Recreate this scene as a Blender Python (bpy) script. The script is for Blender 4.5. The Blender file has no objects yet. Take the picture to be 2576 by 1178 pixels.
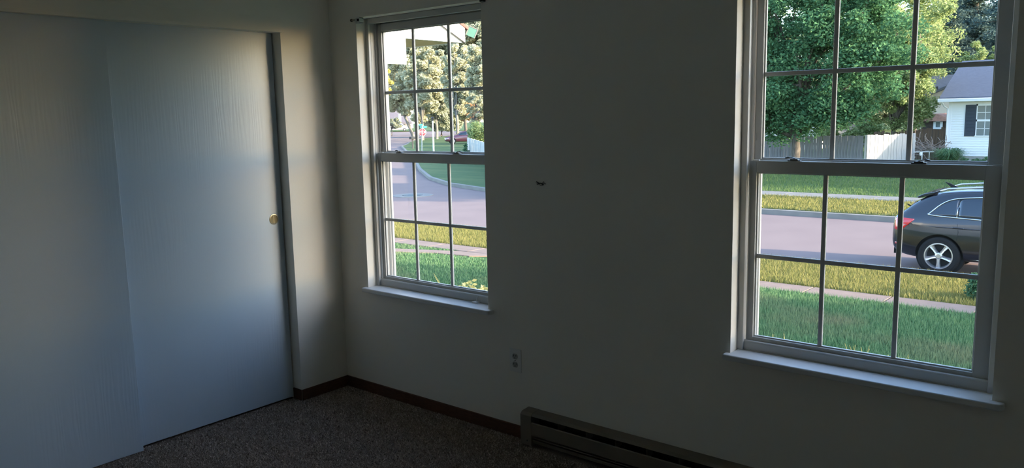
import bpy, bmesh, math, random
import numpy as np
from mathutils import Vector, Matrix
from mathutils.bvhtree import BVHTree

SC = bpy.context.scene
COL = SC.collection
random.seed(7)
RNG = np.random.default_rng(11)

# ------------------------------------------------------------------ camera
IW, IH = 2576, 1178
F_PX, YAW, PITCH, ROLL = 2026.5454, 0.6927, 0.1472, -0.0206
CAM = Vector((3.7162, -2.9206, 1.5745))
FW = Vector((-math.sin(YAW)*math.cos(PITCH), math.cos(YAW)*math.cos(PITCH), -math.sin(PITCH)))
_r = Vector((math.cos(YAW), math.sin(YAW), 0)); _u = _r.cross(FW)
RT = _r*math.cos(ROLL) + _u*math.sin(ROLL)
UP = _u*math.cos(ROLL) - _r*math.sin(ROLL)
cd = bpy.data.cameras.new('camera'); cam = bpy.data.objects.new('camera', cd); COL.objects.link(cam)
cd.sensor_width = 36.0; cd.lens = 36.0*F_PX/IW; cd.clip_start = 0.02; cd.clip_end = 2000
M = Matrix((RT, UP, -FW)).transposed().to_4x4(); M.translation = CAM
cam.matrix_world = M
SC.camera = cam

def at(u, v, axis, val):
    """world point seen at photo pixel (u, v) on the plane axis = val"""
    d = FW + RT*((u-IW/2)/F_PX) + UP*((IH/2-v)/F_PX)
    return CAM + d*((val-CAM[axis])/d[axis])

# ------------------------------------------------------------------ world, sun, exposure
SUN_AZ, SUN_EL = math.radians(12), math.radians(14)      # azimuth from +X towards +Y
w = bpy.data.worlds.new('world'); SC.world = w; w.use_nodes = True
wn = w.node_tree.nodes; wl = w.node_tree.links
sky = wn.new('ShaderNodeTexSky'); sky.sky_type = 'NISHITA'; sky.sun_disc = False
sky.sun_elevation = SUN_EL; sky.sun_rotation = math.pi/2 - SUN_AZ
sky.air_density = 1.0; sky.dust_density = 1.2; sky.ozone_density = 2.5
wl.new(sky.outputs[0], wn['Background'].inputs[0]); wn['Background'].inputs[1].default_value = 1.1
sl = bpy.data.lights.new('sun', 'SUN'); sl.energy = 13.0; sl.angle = math.radians(0.7); sl.color = (1.0, 0.86, 0.64)
so = bpy.data.objects.new('sun', sl); COL.objects.link(so)
sd = Vector((math.cos(SUN_EL)*math.cos(SUN_AZ), math.cos(SUN_EL)*math.sin(SUN_AZ), math.sin(SUN_EL)))
so.rotation_euler = sd.to_track_quat('Z', 'Y').to_euler(); so.location = sd*60
vs = SC.view_settings
SC.display_settings.display_device = 'sRGB'
vs.view_transform = 'Standard'; vs.look = 'None'; vs.gamma = 1.0; vs.use_curve_mapping = False
vs.exposure = 0.34
SC.cycles.use_denoising = True
SC.cycles.max_bounces = 14; SC.cycles.diffuse_bounces = 8; SC.cycles.transparent_max_bounces = 24
SC.cycles.sample_clamp_indirect = 6.0

# ------------------------------------------------------------------ materials
def lin(r, g, b):
    f = lambda c: (c/12.92 if c <= .04045 else ((c+.055)/1.055)**2.4)
    return (f(r/255), f(g/255), f(b/255), 1)
def scl(c, k): return (c[0]*k, c[1]*k, c[2]*k, 1)

def mat(name, col, rough=.6, spec=.3, metal=0, noise=0, nscale=8, bump=0, bscale=60, coat=0, stretch=None, col2=None, bdist=.002):
    m = bpy.data.materials.new(name); m.use_nodes = True
    n = m.node_tree.nodes; l = m.node_tree.links; b = n['Principled BSDF']
    b.inputs['Base Color'].default_value = col
    b.inputs['Roughness'].default_value = rough; b.inputs['Metallic'].default_value = metal
    b.inputs['Specular IOR Level'].default_value = spec; b.inputs['Coat Weight'].default_value = coat
    co = n.new('ShaderNodeTexCoord'); mp = n.new('ShaderNodeMapping'); l.new(co.outputs['Object'], mp.inputs[0])
    if stretch: mp.inputs['Scale'].default_value = stretch
    if noise or col2:
        t = n.new('ShaderNodeTexNoise'); t.inputs['Scale'].default_value = nscale; t.inputs['Detail'].default_value = 5
        l.new(mp.outputs[0], t.inputs['Vector'])
        rmp = n.new('ShaderNodeValToRGB'); l.new(t.outputs['Fac'], rmp.inputs[0])
        c2 = col2 or scl(col, 1+noise); c1 = col if col2 else scl(col, 1-noise)
        rmp.color_ramp.elements[0].color = c1; rmp.color_ramp.elements[1].color = c2
        rmp.color_ramp.elements[0].position = .33; rmp.color_ramp.elements[1].position = .67
        l.new(rmp.outputs[0], b.inputs['Base Color'])
    if bump:
        t2 = n.new('ShaderNodeTexNoise'); t2.inputs['Scale'].default_value = bscale; t2.inputs['Detail'].default_value = 4
        l.new(mp.outputs[0], t2.inputs['Vector'])
        bp = n.new('ShaderNodeBump'); bp.inputs['Strength'].default_value = bump; bp.inputs['Distance'].default_value = bdist
        l.new(t2.outputs['Fac'], bp.inputs['Height']); l.new(bp.outputs[0], b.inputs['Normal'])
    return m

def leaf_mat(name, c1, c2, trans=.35, patch=None, pscale=.35):
    """leaf or blade: colour varies leaf by leaf and, if asked, in broad patches; light comes through"""
    m = bpy.data.materials.new(name); m.use_nodes = True
    n = m.node_tree.nodes; l = m.node_tree.links
    for x in list(n): n.remove(x)
    out = n.new('ShaderNodeOutputMaterial'); mix = n.new('ShaderNodeMixShader')
    d = n.new('ShaderNodeBsdfDiffuse'); t = n.new('ShaderNodeBsdfTranslucent')
    g = n.new('ShaderNodeNewGeometry'); r = n.new('ShaderNodeValToRGB')
    l.new(g.outputs['Random Per Island'], r.inputs[0])
    r.color_ramp.elements[0].color = c1; r.color_ramp.elements[1].color = c2
    src = r.outputs[0]
    if patch:
        co = n.new('ShaderNodeTexCoord'); tx = n.new('ShaderNodeTexNoise'); tx.inputs['Scale'].default_value = pscale; tx.inputs['Detail'].default_value = 4
        l.new(co.outputs['Object'], tx.inputs['Vector'])
        rr = n.new('ShaderNodeMapRange'); rr.inputs[1].default_value = .48; rr.inputs[2].default_value = .68
        l.new(tx.outputs['Fac'], rr.inputs[0])
        mx = n.new('ShaderNodeMix'); mx.data_type = 'RGBA'
        l.new(rr.outputs[0], mx.inputs[0]); l.new(src, mx.inputs[6]); mx.inputs[7].default_value = patch
        src = mx.outputs[2]
    l.new(src, d.inputs[0]); l.new(src, t.inputs[0])
    mix.inputs[0].default_value = trans
    l.new(d.outputs[0], mix.inputs[1]); l.new(t.outputs[0], mix.inputs[2]); l.new(mix.outputs[0], out.inputs[0])
    return m

def glass_mat(name, tint=(1, 1, 1, 1), ior=1.45):
    m = bpy.data.materials.new(name); m.use_nodes = True
    n = m.node_tree.nodes; l = m.node_tree.links
    for x in list(n): n.remove(x)
    out = n.new('ShaderNodeOutputMaterial'); mix = n.new('ShaderNodeMixShader'); fr = n.new('ShaderNodeMath'); lw = n.new('ShaderNodeLayerWeight'); lw.inputs[0].default_value = .5
    fr.operation = 'POWER'; fr.inputs[1].default_value = 5.0; l.new(lw.outputs['Facing'], fr.inputs[0])
    ma = n.new('ShaderNodeMath'); ma.operation = 'MULTIPLY_ADD'; ma.inputs[1].default_value = .9; ma.inputs[2].default_value = .04; l.new(fr.outputs[0], ma.inputs[0]); fr = ma
    tr = n.new('ShaderNodeBsdfTransparent'); gl = n.new('ShaderNodeBsdfGlossy')
    tr.inputs[0].default_value = tint; gl.inputs['Roughness'].default_value = .0
    l.new(fr.outputs[0], mix.inputs[0]); l.new(tr.outputs[0], mix.inputs[1]); l.new(gl.outputs[0], mix.inputs[2]); l.new(mix.outputs[0], out.inputs[0])
    return m

def carpet_mat():
    m = mat('carpet', lin(112, 98, 90), .95, .1, col2=lin(160, 144, 132), nscale=190, bump=.9, bscale=170, bdist=.006)
    return m

def door_mat():
    """painted hardboard with an embossed wood grain"""
    m = bpy.data.materials.new('painted_door'); m.use_nodes = True
    n = m.node_tree.nodes; l = m.node_tree.links; b = n['Principled BSDF']
    b.inputs['Base Color'].default_value = (.56, .65, .74, 1); b.inputs['Roughness'].default_value = .33; b.inputs['Specular IOR Level'].default_value = .5  # base colour holds the blue of sky reflected by the white paint
    co = n.new('ShaderNodeTexCoord'); mp = n.new('ShaderNodeMapping'); mp.inputs['Scale'].default_value = (1, 1, .09)
    l.new(co.outputs['Object'], mp.inputs[0])
    wv = n.new('ShaderNodeTexWave'); wv.wave_type = 'BANDS'; wv.bands_direction = 'Y'
    wv.inputs['Scale'].default_value = 16; wv.inputs['Distortion'].default_value = 14; wv.inputs['Detail'].default_value = 3; wv.inputs['Detail Scale'].default_value = .9
    l.new(mp.outputs[0], wv.inputs['Vector'])
    nz = n.new('ShaderNodeTexNoise'); nz.inputs['Scale'].default_value = 2.2; l.new(co.outputs['Object'], nz.inputs['Vector'])
    rr = n.new('ShaderNodeMapRange'); rr.inputs[1].default_value = .42; rr.inputs[2].default_value = .66; l.new(nz.outputs['Fac'], rr.inputs[0])
    mu = n.new('ShaderNodeMath'); mu.operation = 'MULTIPLY'; l.new(wv.outputs['Fac'], mu.inputs[0]); l.new(rr.outputs[0], mu.inputs[1])
    fi = n.new('ShaderNodeTexNoise'); fi.inputs['Scale'].default_value = 120; l.new(mp.outputs[0], fi.inputs['Vector'])
    ad = n.new('ShaderNodeMath'); ad.operation = 'MULTIPLY_ADD'; l.new(fi.outputs['Fac'], ad.inputs[0]); ad.inputs[1].default_value = .5; l.new(mu.outputs[0], ad.inputs[2])
    bp = n.new('ShaderNodeBump'); bp.inputs['Strength'].default_value = .22; bp.inputs['Distance'].default_value = .0012
    l.new(ad.outputs[0], bp.inputs['Height']); l.new(bp.outputs[0], b.inputs['Normal'])
    return m

WALL = mat('wall_paint', (.84, .80, .715, 1), .85, .2, noise=.02, nscale=1.5, bump=.25, bscale=220, bdist=.001)
CEIL = mat('ceiling_paint', (.90, .89, .86, 1), .9, .2, bump=.4, bscale=150)
CARPET = carpet_mat()
DOOR = door_mat()
TRIMW = mat('white_trim', (.72, .72, .71, 1), .4, .4)
VINYL = mat('window_vinyl', (.56, .56, .54, 1), .38, .4)
BASEB = mat('brown_baseboard', lin(92, 60, 44), .55, .3, noise=.25, nscale=30, stretch=(1, 1, 6))
GLASS = glass_mat('window_glass')
BRASS = mat('brass', (.40, .37, .27, 1), .38, .5, metal=1)
BRASSIN = mat('brass_cup', (.10, .092, .065, 1), .4, .5, metal=1)  # darker brass puts the shade inside the cup into the colour
DARK = mat('dark_metal', (.035, .035, .033, 1), .5, .3)
BRONZE = mat('lock_metal', (.16, .16, .15, 1), .4, .4, metal=.5)
HEAT = mat('heater_paint', lin(120, 110, 98), .45, .4, noise=.06, nscale=6)
HEATD = mat('heater_inside', (.018, .018, .018, 1), .7, .2)
PLAST = mat('outlet_plastic', (.78, .77, .73, 1), .35, .4)
PLASTD = mat('outlet_face', (.40, .39, .36, 1), .4, .4)
BLACK = mat('slot_black', (.008, .008, .008, 1), .8, .1)
WIRE = mat('dark_wire', (.02, .015, .012, 1), .6, .2)

# ------------------------------------------------------------------ mesh helpers
class MB:
    def __init__(s): s.v = []; s.f = []; s.smooth = False
    def add(s, vs_, fs):
        k = len(s.v); s.v += [tuple(p) for p in vs_]; s.f += [tuple(i+k for i in f) for f in fs]; return s
    def box(s, x0, x1, y0, y1, z0, z1):
        return s.add([(x0,y0,z0),(x1,y0,z0),(x1,y1,z0),(x0,y1,z0),(x0,y0,z1),(x1,y0,z1),(x1,y1,z1),(x0,y1,z1)],
                     [(0,3,2,1),(4,5,6,7),(0,1,5,4),(1,2,6,5),(2,3,7,6),(3,0,4,7)])
    def prism(s, prof, a0, a1, axis=0):
        """profile polygon swept along one axis; profile holds the other two coordinates in order"""
        n = len(prof); V = []
        for a in (a0, a1):
            for p in prof:
                q = list(p); q.insert(axis, a); V.append(q)
        F = [tuple(range(n-1, -1, -1)), tuple(range(n, 2*n))] + [(i, (i+1) % n, n+(i+1) % n, n+i) for i in range(n)]
        return s.add(V, F)
    def tube(s, pts, r, n=8, caps=True):
        pts = [Vector(p) for p in pts]; rs = r if isinstance(r, (list, tuple)) else [r]*len(pts)
        V = []; F = []
        for i, p in enumerate(pts):
            t = (pts[min(i+1, len(pts)-1)]-pts[max(i-1, 0)]).normalized()
            a = t.cross(Vector((0, 0, 1)));
            if a.length < .05: a = t.cross(Vector((1, 0, 0)))
            a.normalize(); b = t.cross(a)
            for k in range(n):
                q = 2*math.pi*k/n; V.append(p+(a*math.cos(q)+b*math.sin(q))*rs[i])
        for i in range(len(pts)-1):
            for k in range(n):
                F.append((i*n+k, i*n+(k+1) % n, (i+1)*n+(k+1) % n, (i+1)*n+k))
        if caps: F += [tuple(range(n-1, -1, -1)), tuple(range((len(pts)-1)*n, len(pts)*n))]
        return s.add(V, F)
    def lathe(s, prof, c, axis=2, n=24, caps=True):
        """(radius, height) profile turned about an axis through c"""
        V = []; F = []; c = Vector(c)
        for r, h in prof:
            for k in range(n):
                q = 2*math.pi*k/n; p = [r*math.cos(q), r*math.sin(q)]; p.insert(axis, h); V.append(c+Vector(p))
        for i in range(len(prof)-1):
            for k in range(n): F.append((i*n+k, i*n+(k+1) % n, (i+1)*n+(k+1) % n, (i+1)*n+k))
        if caps: F += [tuple(range(n)), tuple(range((len(prof)-1)*n, len(prof)*n))]
        return s.add(V, F)
    def build(s, name, m, parent=None, bevel=0, smooth=False, seg=2):
        off = parent['_o'] if parent is not None and '_o' in parent else (0, 0, 0)
        me = bpy.data.meshes.new(name)
        me.from_pydata([(p[0]-off[0], p[1]-off[1], p[2]-off[2]) for p in s.v], [], s.f)
        bm = bmesh.new(); bm.from_mesh(me); bmesh.ops.recalc_face_normals(bm, faces=bm.faces); bm.to_mesh(me); bm.free()
        o = bpy.data.objects.new(name, me); COL.objects.link(o); me.materials.append(m)
        if parent is not None: o.parent = parent; o['_o'] = list(off)
        else: o['_o'] = [0, 0, 0]
        if bevel:
            b = o.modifiers.new('bevel', 'BEVEL'); b.width = bevel; b.segments = seg; b.limit_method = 'ANGLE'; b.angle_limit = math.radians(40)
        if smooth:
            for p in me.polygons: p.use_smooth = True
        return o

def tag(o, label, cat, group=None, kind=None):
    o['label'] = label; o['category'] = cat
    if group: o['group'] = group
    if kind: o['kind'] = kind
    return o
def thing(name, loc, label, cat, group=None, kind=None):
    o = bpy.data.objects.new(name, None); COL.objects.link(o); o.location = loc; o.empty_display_size = .1
    o['_o'] = list(loc)
    return tag(o, label, cat, group, kind)
def np_mesh(name, V, tris_or_quads, m, parent=None):
    V = np.asarray(V, np.float32); Fc = np.asarray(tris_or_quads, np.int32); k = Fc.shape[1]
    me = bpy.data.meshes.new(name); me.vertices.add(len(V)); me.vertices.foreach_set('co', V.ravel())
    me.loops.add(Fc.size); me.loops.foreach_set('vertex_index', Fc.ravel())
    me.polygons.add(len(Fc)); me.polygons.foreach_set('loop_start', np.arange(0, Fc.size, k, dtype=np.int32))
    me.update(calc_edges=True); me.materials.append(m)
    o = bpy.data.objects.new(name, me); COL.objects.link(o)
    if parent is not None: o.parent = parent
    return o
def copy_tree(o, parent=None):
    c = o.copy(); COL.objects.link(c)
    if parent is not None: c.parent = parent
    for ch in list(o.children): copy_tree(ch, c)
    return c

# ================================================================== ROOM SHELL
H = 2.44; X1 = 4.75; Y0 = -4.05
ZS, ZT = 0.6238, 2.108                      # window opening sill and head
WA = [(0.2265, 1.1300), (2.4035, 3.3070)]   # window openings along the wall
T = 0.175
def wall_front():
    m = MB()
    xs = [-.9, WA[0][0], WA[0][1], WA[1][0], WA[1][1], X1+.2]
    for i in range(5):
        if i in (1, 3):
            m.box(xs[i], xs[i+1], 0, T, -.05, ZS-.022); m.box(xs[i], xs[i+1], 0, T, ZT, H+.1)
        else: m.box(xs[i], xs[i+1], 0, T, -.05, H+.1)
    return m
tag(wall_front().build('wall_front', WALL), 'off white painted wall holding the two windows', 'wall', kind='structure')
EY = -0.3263; OY = -2.75; HZ = 2.03         # closet opening
m = MB(); m.box(-.115, 0, EY, 0, -.05, H+.1); m.box(-.115, 0, OY, EY, HZ, H+.1); m.box(-.115, 0, Y0, OY, -.05, H+.1)
tag(m.build('wall_left', WALL), 'off white wall with the wide sliding closet opening', 'wall', kind='structure')
m = MB(); m.box(-.9, -.8, Y0, 0, -.05, H+.1); m.box(-.8, -.115, OY-.1, OY, -.05, H+.1)
tag(m.build('wall_closet', WALL), 'back wall inside the closet behind the sliding doors', 'wall', kind='structure')
tag(MB().box(X1, X1+.12, Y0, 0, -.05, H+.1).build('wall_right', WALL), 'right hand wall of the room out of frame', 'wall', kind='structure')
tag(MB().box(-.9, X1+.12, Y0-.12, Y0, -.05, H+.1).build('wall_back', WALL), 'back wall of the room behind the camera', 'wall', kind='structure')
tag(MB().box(-.9, X1+.12, Y0-.1, T, H, H+.12).build('ceiling', CEIL), 'flat white ceiling above the room', 'ceiling', kind='structure')
tag(MB().box(-.9, X1+.12, Y0-.1, T, -.06, 0).build('floor', CARPET), 'brown grey cut pile carpet covering the floor', 'floor', kind='structure')

# carpet pile standing off the backing
PILE = leaf_mat('carpet_pile', lin(118, 102, 92), lin(226, 208, 194), .0)
n = 240000; x = RNG.uniform(-.07, 2.7, n); y = -RNG.uniform(.012, 2.5, n)
k = ((x-.3) > (-y-2.4)*1.2) & ((x > .013) | ((y < EY-.01) & ((y > -1.22) | (x > -.028)))) & ((x < 1.37) | (y < -.07)); x, y = x[k], y[k]; n = len(x)
a = RNG.uniform(0, 6.283, n); h = RNG.uniform(.004, .009, n); wd = RNG.uniform(.0016, .0034, n); la = RNG.uniform(0, 6.283, n)
V = np.empty((n, 3, 3)); V[:, 0] = np.stack([x-np.cos(a)*wd, y-np.sin(a)*wd, 0*x-.001], 1); V[:, 1] = np.stack([x+np.cos(a)*wd, y+np.sin(a)*wd, 0*x-.001], 1); V[:, 2] = np.stack([x+np.cos(la)*h*.9, y+np.sin(la)*h*.9, h], 1)
tag(np_mesh('carpet_pile', V.reshape(-1, 3), np.arange(3*n).reshape(-1, 3), PILE), 'flecked brown grey carpet pile in the corner between closet and heater', 'carpet', kind='stuff')

# header lip above the closet doors: tapers to nothing at its top
m = MB(); m.prism([(0.0, HZ-.001), (.014, HZ-.001), (.014, HZ+.012), (0.0, HZ+.075)], OY, EY+.004, 1)
for i, (x, y, z) in enumerate(list(m.v)): m.v[i] = (x, y, z)
tag(m.build('trim_1', WALL), 'painted lip along the bottom of the closet header', 'trim', kind='structure')

BH, BT = .0632, .011
tag(MB().box(0, BT, EY-.001, -.0, 0, BH).build('baseboard_left', BASEB, bevel=.003), 'short dark brown baseboard between closet and corner', 'baseboard', kind='structure')
tag(MB().box(BT, 1.376, -BT, 0, 0, BH).build('baseboard_front', BASEB, bevel=.003), 'dark brown baseboard under the left window up to the heater', 'baseboard', kind='structure')
tag(MB().box(-.072, -.001, EY-.008, EY, 0, BH).build('baseboard_return', BASEB, bevel=.002), 'stub of dark brown baseboard inside the closet jamb', 'baseboard', kind='structure')

# ------------------------------------------------------------------ closet doors
JA = -.0716
d2 = thing('door_2', (JA, -.95, .012), 'right sliding closet door, set behind the other, with round brass finger pull', 'door', kind='structure')
MB().box(JA-.034, JA, -1.56, EY-.006, .012, HZ+.02).build('panel', DOOR, d2, bevel=.002)
d1 = thing('door_1', (JA+.04, -1.9, .008), 'left sliding closet door, nearer track, plain edge overlapping the other', 'door', kind='structure')
MB().box(JA+.006, JA+.04, OY+.002, -1.222, .004, HZ+.02).build('panel', DOOR, d1, bevel=.002)
pc = at(689, 552, 0, JA)
fp = MB(); fp.lathe([(.0285, .0), (.0285, .002), (.0245, .0026), (.022, .0012), (.022, .0005)], (JA, pc.y, pc.z), 0, 32)
ring = fp.build('finger_pull', BRASS, d2, smooth=False)
cup = MB(); cup.lathe([(.0222, .0008), (.0222, .0011), (.017, .0010), (.009, .0009)], (JA, pc.y, pc.z), 0, 28); cup.build('pull_cup', BRASSIN, ring)
MB().box(JA+.0008, JA+.0030, pc.y-.0035, pc.y-.0005, pc.z-.0205, pc.z+.0205).build('cup_ridge', BRASS, ring)

# ------------------------------------------------------------------ windows
def window(n, x0, x1, label, dml, dmu):
    W = thing('window_%d' % n, (x0, 0, ZS), label, 'window', kind='structure')
    zs, zt = ZS, ZT
    # fixed frame with sash tracks
    f = MB()
    jw = .024
    for sgn, xe in ((1, x0), (-1, x1)):
        def sb(a, b, y0, y1, z0=zs, z1=zt):
            xa, xb = xe+sgn*a, xe+sgn*b; f.box(min(xa, xb), max(xa, xb), y0, y1, z0, z1)
        sb(0, .012, .066, .1715); sb(0, jw, .062, .078); sb(0, .020, .082, .086); sb(0, .021, .117, .124); sb(0, .018, .128, .131)
        sb(0, .030, .158, .172); sb(0, .040, .166, .180)
    f.box(x0, x1, .066, .1715, zt-.012, zt); f.box(x0+.001, x1-.001, .0625, .082, zt-.030, zt-.001); f.box(x0, x1, .158, .18, zt-.045, zt)
    f.box(x0, x1, .072, .20, zs-.022, zs+.002); f.box(x0, x1, .165, .20, zs, zs+.010)
    f.build('window_frame', VINYL, W, bevel=.0015, seg=1)
    # stool
    s = MB(); a, b, r = x0-.020, x1+.038, .02
    pts = [(x0, .07), (x0, 0), (a, 0), (a, -.038+r*.6)]
    pts += [(a+r*.6*(1-math.cos(t)), -.038+r*.6*(1-math.sin(t))) for t in (.5, 1.0, 1.57)]
    pts += [(b-r*(1-math.cos(t)), -.038+r*(1-math.sin(t))) for t in (1.57, 1.1, .55, 0)]
    pts += [(b, 0), (x1, 0), (x1, .07)]
    s.prism(pts, zs-.024, zs, 2); s.build('window_sill', TRIMW, W, bevel=.006, seg=3)
    gl, gr = x0+.052, x1-.0755
    m1, m2 = x0+.3155+dml, x0+.5775+dml
    def sash(name, y0, y1, zb, ztp, gz0, gz1, zm, dm):
        S = MB(); sl_, sr = x0+.026, x1-.028
        S.box(sl_, gl, y0, y1, zb, ztp); S.box(gr, sr, y0, y1, zb, ztp)
        S.box(gl, gr, y0, y1, zb, gz0); S.box(gl, gr, y0, y1, gz1, ztp)
        # glazing bead stepping back around the glass
        for q, (ins, yy) in enumerate(((.005, y0+.010),)):
            S.box(gl-.001, gl+ins, yy, y1-.003, gz0, gz1); S.box(gr-ins, gr+.001, yy, y1-.003, gz0, gz1)
            S.box(gl, gr, yy, y1-.003, gz0-.001, gz0+ins); S.box(gl, gr, yy, y1-.003, gz1-ins, gz1+.001)
        o = S.build(name, VINYL, W, bevel=.0018, seg=2)
        mw = .0085; my0, my1 = y0+.009, y0+.021
        xsplit = [gl, m1+dm, m2+dm, gr]; zsplit = [gz0, zm, gz1]
        for xm in xsplit[1:3]: MB().box(xm-mw, xm+mw, my0, my1, gz0, gz1).build('muntin', VINYL, o, bevel=.003)
        MB().box(gl, gr, my0+.0005, my1-.0005, zm-mw, zm+mw).build('muntin', VINYL, o, bevel=.003)
        for i in range(3):
            for j in range(2):
                MB().box(xsplit[i]+(.0 if i == 0 else .001), xsplit[i+1]-.001, my1-.006, my1-.003, zsplit[j]+.001, zsplit[j+1]-.001).build('pane', GLASS, o)
        return o
    lo = sash('lower_sash', .09, .115, zs+.002, 1.3788, .6772, 1.3335, 1.0037, 0)
    up = sash('upper_sash', .130, .155, 1.335, zt-.028, 1.384, 2.0405, 1.7081, dmu)
    # projecting lift rail at the bottom of the lower sash
    L = MB(); L.prism([(.0905, zs+.002), (.073, zs+.002), (.072, zs+.034), (.076, zs+.039), (.0905, zs+.039)], x0+.012, x1-.014, 0)
    L.build('lift_rail', VINYL, W, bevel=.002)
    # cam locks on the meeting rail
    def lock(xc, dirn):
        B = MB()
        B.prism([(xc-.024, 1.3788), (xc+.024, 1.3788), (xc+.024, 1.3833), (xc+.015, 1.3833), (xc+.014, 1.3875), (xc-.014, 1.3875), (xc-.015, 1.3833), (xc-.024, 1.3833)], .094, .113, 1)
        o = B.build('sash_lock', BRONZE, lo, bevel=.001)
        A = MB(); k = dirn
        A.prism([(xc-k*.002, 1.3880), (xc+k*.016, 1.3905), (xc+k*.034, 1.3865), (xc+k*.036, 1.3905), (xc+k*.022, 1.3940), (xc+k*.004, 1.3912)], .098, .108, 1)
        A.v = [(p[0], p[1], p[2]+.0015) for p in A.v]
        A.box(xc-.004, xc+.004, .1, .106, 1.387, 1.391)
        A.build('lock_lever', BRONZE, W, bevel=.001)
    lock(x0+.195, -1); lock(x0+.625, 1)
    for sx in (x0+.045, x1-.045):
        MB().box(sx-.013, sx+.013, .097, .109, 1.3788, 1.3825).build('tilt_latch', VINYL, lo, bevel=.001)
    # vent stops on the upper stiles
    for sx in (x0+.030, x1-.047):
        MB().box(sx-.004, sx+.004, .127, .131, 1.455, 1.485).build('vent_stop', VINYL, up, bevel=.001)
    return W
W1 = window(1, *WA[0], 'left white double hung window with six over six grilles, near the corner', -.015, -.010)
W2 = window(2, *WA[1], 'right white double hung window with six over six grilles, facing the parked car', -.003, .006)

# little latch left on the lower rail of window 1
lp = at(1200, 765, 1, .066)
lt = thing('latch_piece', (lp.x, .066, lp.z), 'small white plastic latch on the right end of the left window sill', 'latch')
MB().box(lp.x-.016, lp.x+.016, .045, .071, ZS, ZS+.008).build('base', TRIMW, lt, bevel=.002)
MB().tube([(lp.x+.003, .060, ZS+.008), (lp.x, .066, ZS+.02), (lp.x+.004, .070, ZS+.032)], .0022, 6).build('hook', TRIMW, lt)

# shade brackets at the head of window 1
b1 = thing('shade_bracket', (WA[0][0], -.012, 2.09), 'white shade bracket at the upper left corner of the left window', 'bracket')
m = MB(); m.box(.2285, .2640, -.006, .020, 2.078, 2.082); m.box(.2285, .2640, -.006, .020, 2.1035, 2.1075)
m.box(.2285, .2325, -.006, .020, 2.078, 2.1075); m.box(.2600, .2640, -.006, .020, 2.078, 2.1075); m.box(.2300, .2620, -.001, .022, 2.080, 2.112)
m.build('housing', PLAST, b1)
MB().box(.240, .254, -.0025, -.0005, 2.090, 2.102).build('slot', BLACK, b1)
MB().tube([(.2300, -.012, 2.096), (.2060, -.012, 2.096)], .004, 8).build('pin', BRONZE, b1)
MB().tube([(.2080, -.012, 2.096), (.2030, -.012, 2.096)], .008, 12).build('pin_head', DARK, b1)
b2 = thing('shade_bracket', (1.148, -.012, 2.105), 'dark shade bracket at the upper right corner of the left window', 'bracket')
MB().box(1.138, 1.162, -.018, 0, 2.098, 2.118).build('housing', BRONZE, b2, bevel=.002)
MB().tube([(1.150, -.018, 2.107), (1.150, -.024, 2.107)], .006, 10).build('pin_head', DARK, b2)

# ------------------------------------------------------------------ outlet
oc = (1.301, 0, .391)
ot = thing('wall_outlet', oc, 'white duplex power outlet on the wall above the heater end', 'outlet')
MB().box(oc[0]-.036, oc[0]+.036, -.006, 0, oc[2]-.0585, oc[2]+.0585).build('cover_plate', PLAST, ot, bevel=.003)
for dz in (.0205, -.0205):
    z = oc[2]+dz; m = MB(); pr = []
    for k in range(24):
        t = 2*math.pi*k/24; pr.append((oc[0]+.0165*math.cos(t), z+max(-.0135, min(.0135, .0165*math.sin(t)))))
    m.prism(pr, -.0078, -.0055, 1); fa = m.build('socket', PLASTD, ot)
    s = MB(); s.box(oc[0]-.0080, oc[0]-.0055, -.0084, -.0076, z-.001, z+.0085); s.box(oc[0]+.0055, oc[0]+.0080, -.0084, -.0076, z, z+.008)
    s.lathe([(.0026, -.0084), (.0026, -.0076)], (oc[0], 0, z-.0072), 1, 10); s.build('socket_slots', BLACK, fa)
m = MB(); m.lathe([(.003, -.0072), (.003, -.0058)], (oc[0], 0, oc[2]), 1, 12); m.build('screw', BRONZE, ot)

# ------------------------------------------------------------------ wall mark: little tangle of wire
wc = at(1360, 463, 1, -.004)
m = MB(); rr = random.Random(3)
for k in range(11):
    p = Vector((wc.x+rr.uniform(-.012, .010), -.001, wc.z+rr.uniform(-.006, .006))); pts = [p.copy()]
    for q in range(5):
        p = p+Vector((rr.uniform(-.008, .008), rr.uniform(-.004, .001), rr.uniform(-.005, .005))); p.y = min(-.001, max(-.012, p.y)); pts.append(p.copy())
    m.tube(pts, .0011, 5)
m.tube([(wc.x+.002, -.002, wc.z+.0), (wc.x+.012, -.004, wc.z+.005), (wc.x+.018, -.006, wc.z+.011), (wc.x+.021, -.004, wc.z+.008)], .0013, 6)
tag(m.build('wire_tangle', WIRE), 'tiny dark tangle of wire sticking out of the bare wall between windows', 'wire')

# ------------------------------------------------------------------ baseboard heater
hx0, hx1, hz = 1.376, 3.62, .170
ht = thing('baseboard_heater', (hx0, 0, 0), 'long beige electric baseboard heater on the carpet under the right window', 'heater')
MB().box(hx0+.004, hx1, -.006, 0, .012, hz-.002).build('back_plate', HEATD, ht)
m = MB(); m.prism([(0, hz-.004), (0, hz+.002), (-.052, hz-.002), (-.064, hz-.014), (-.061, hz-.0155), (-.050, hz-.006)], hx0+.060, hx1-.06, 0); m.build('top_cover', HEAT, ht, bevel=.001)
m = MB(); m.prism([(-.050, .060), (-.0635, .060), (-.0655, .064), (-.0655, .122), (-.061, .1265), (-.056, .124), (-.061, .118), (-.061, .066), (-.050, .064)], hx0+.062, hx1-.06, 0); m.build('front_panel', HEAT, ht, bevel=.0008)
m = MB(); m.prism([(-.018, .045), (-.056, .0445), (-.060, .048), (-.058, .050), (-.018, .049)], hx0+.062, hx1-.06, 0); m.build('inlet_louver', HEAT, ht)
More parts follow.
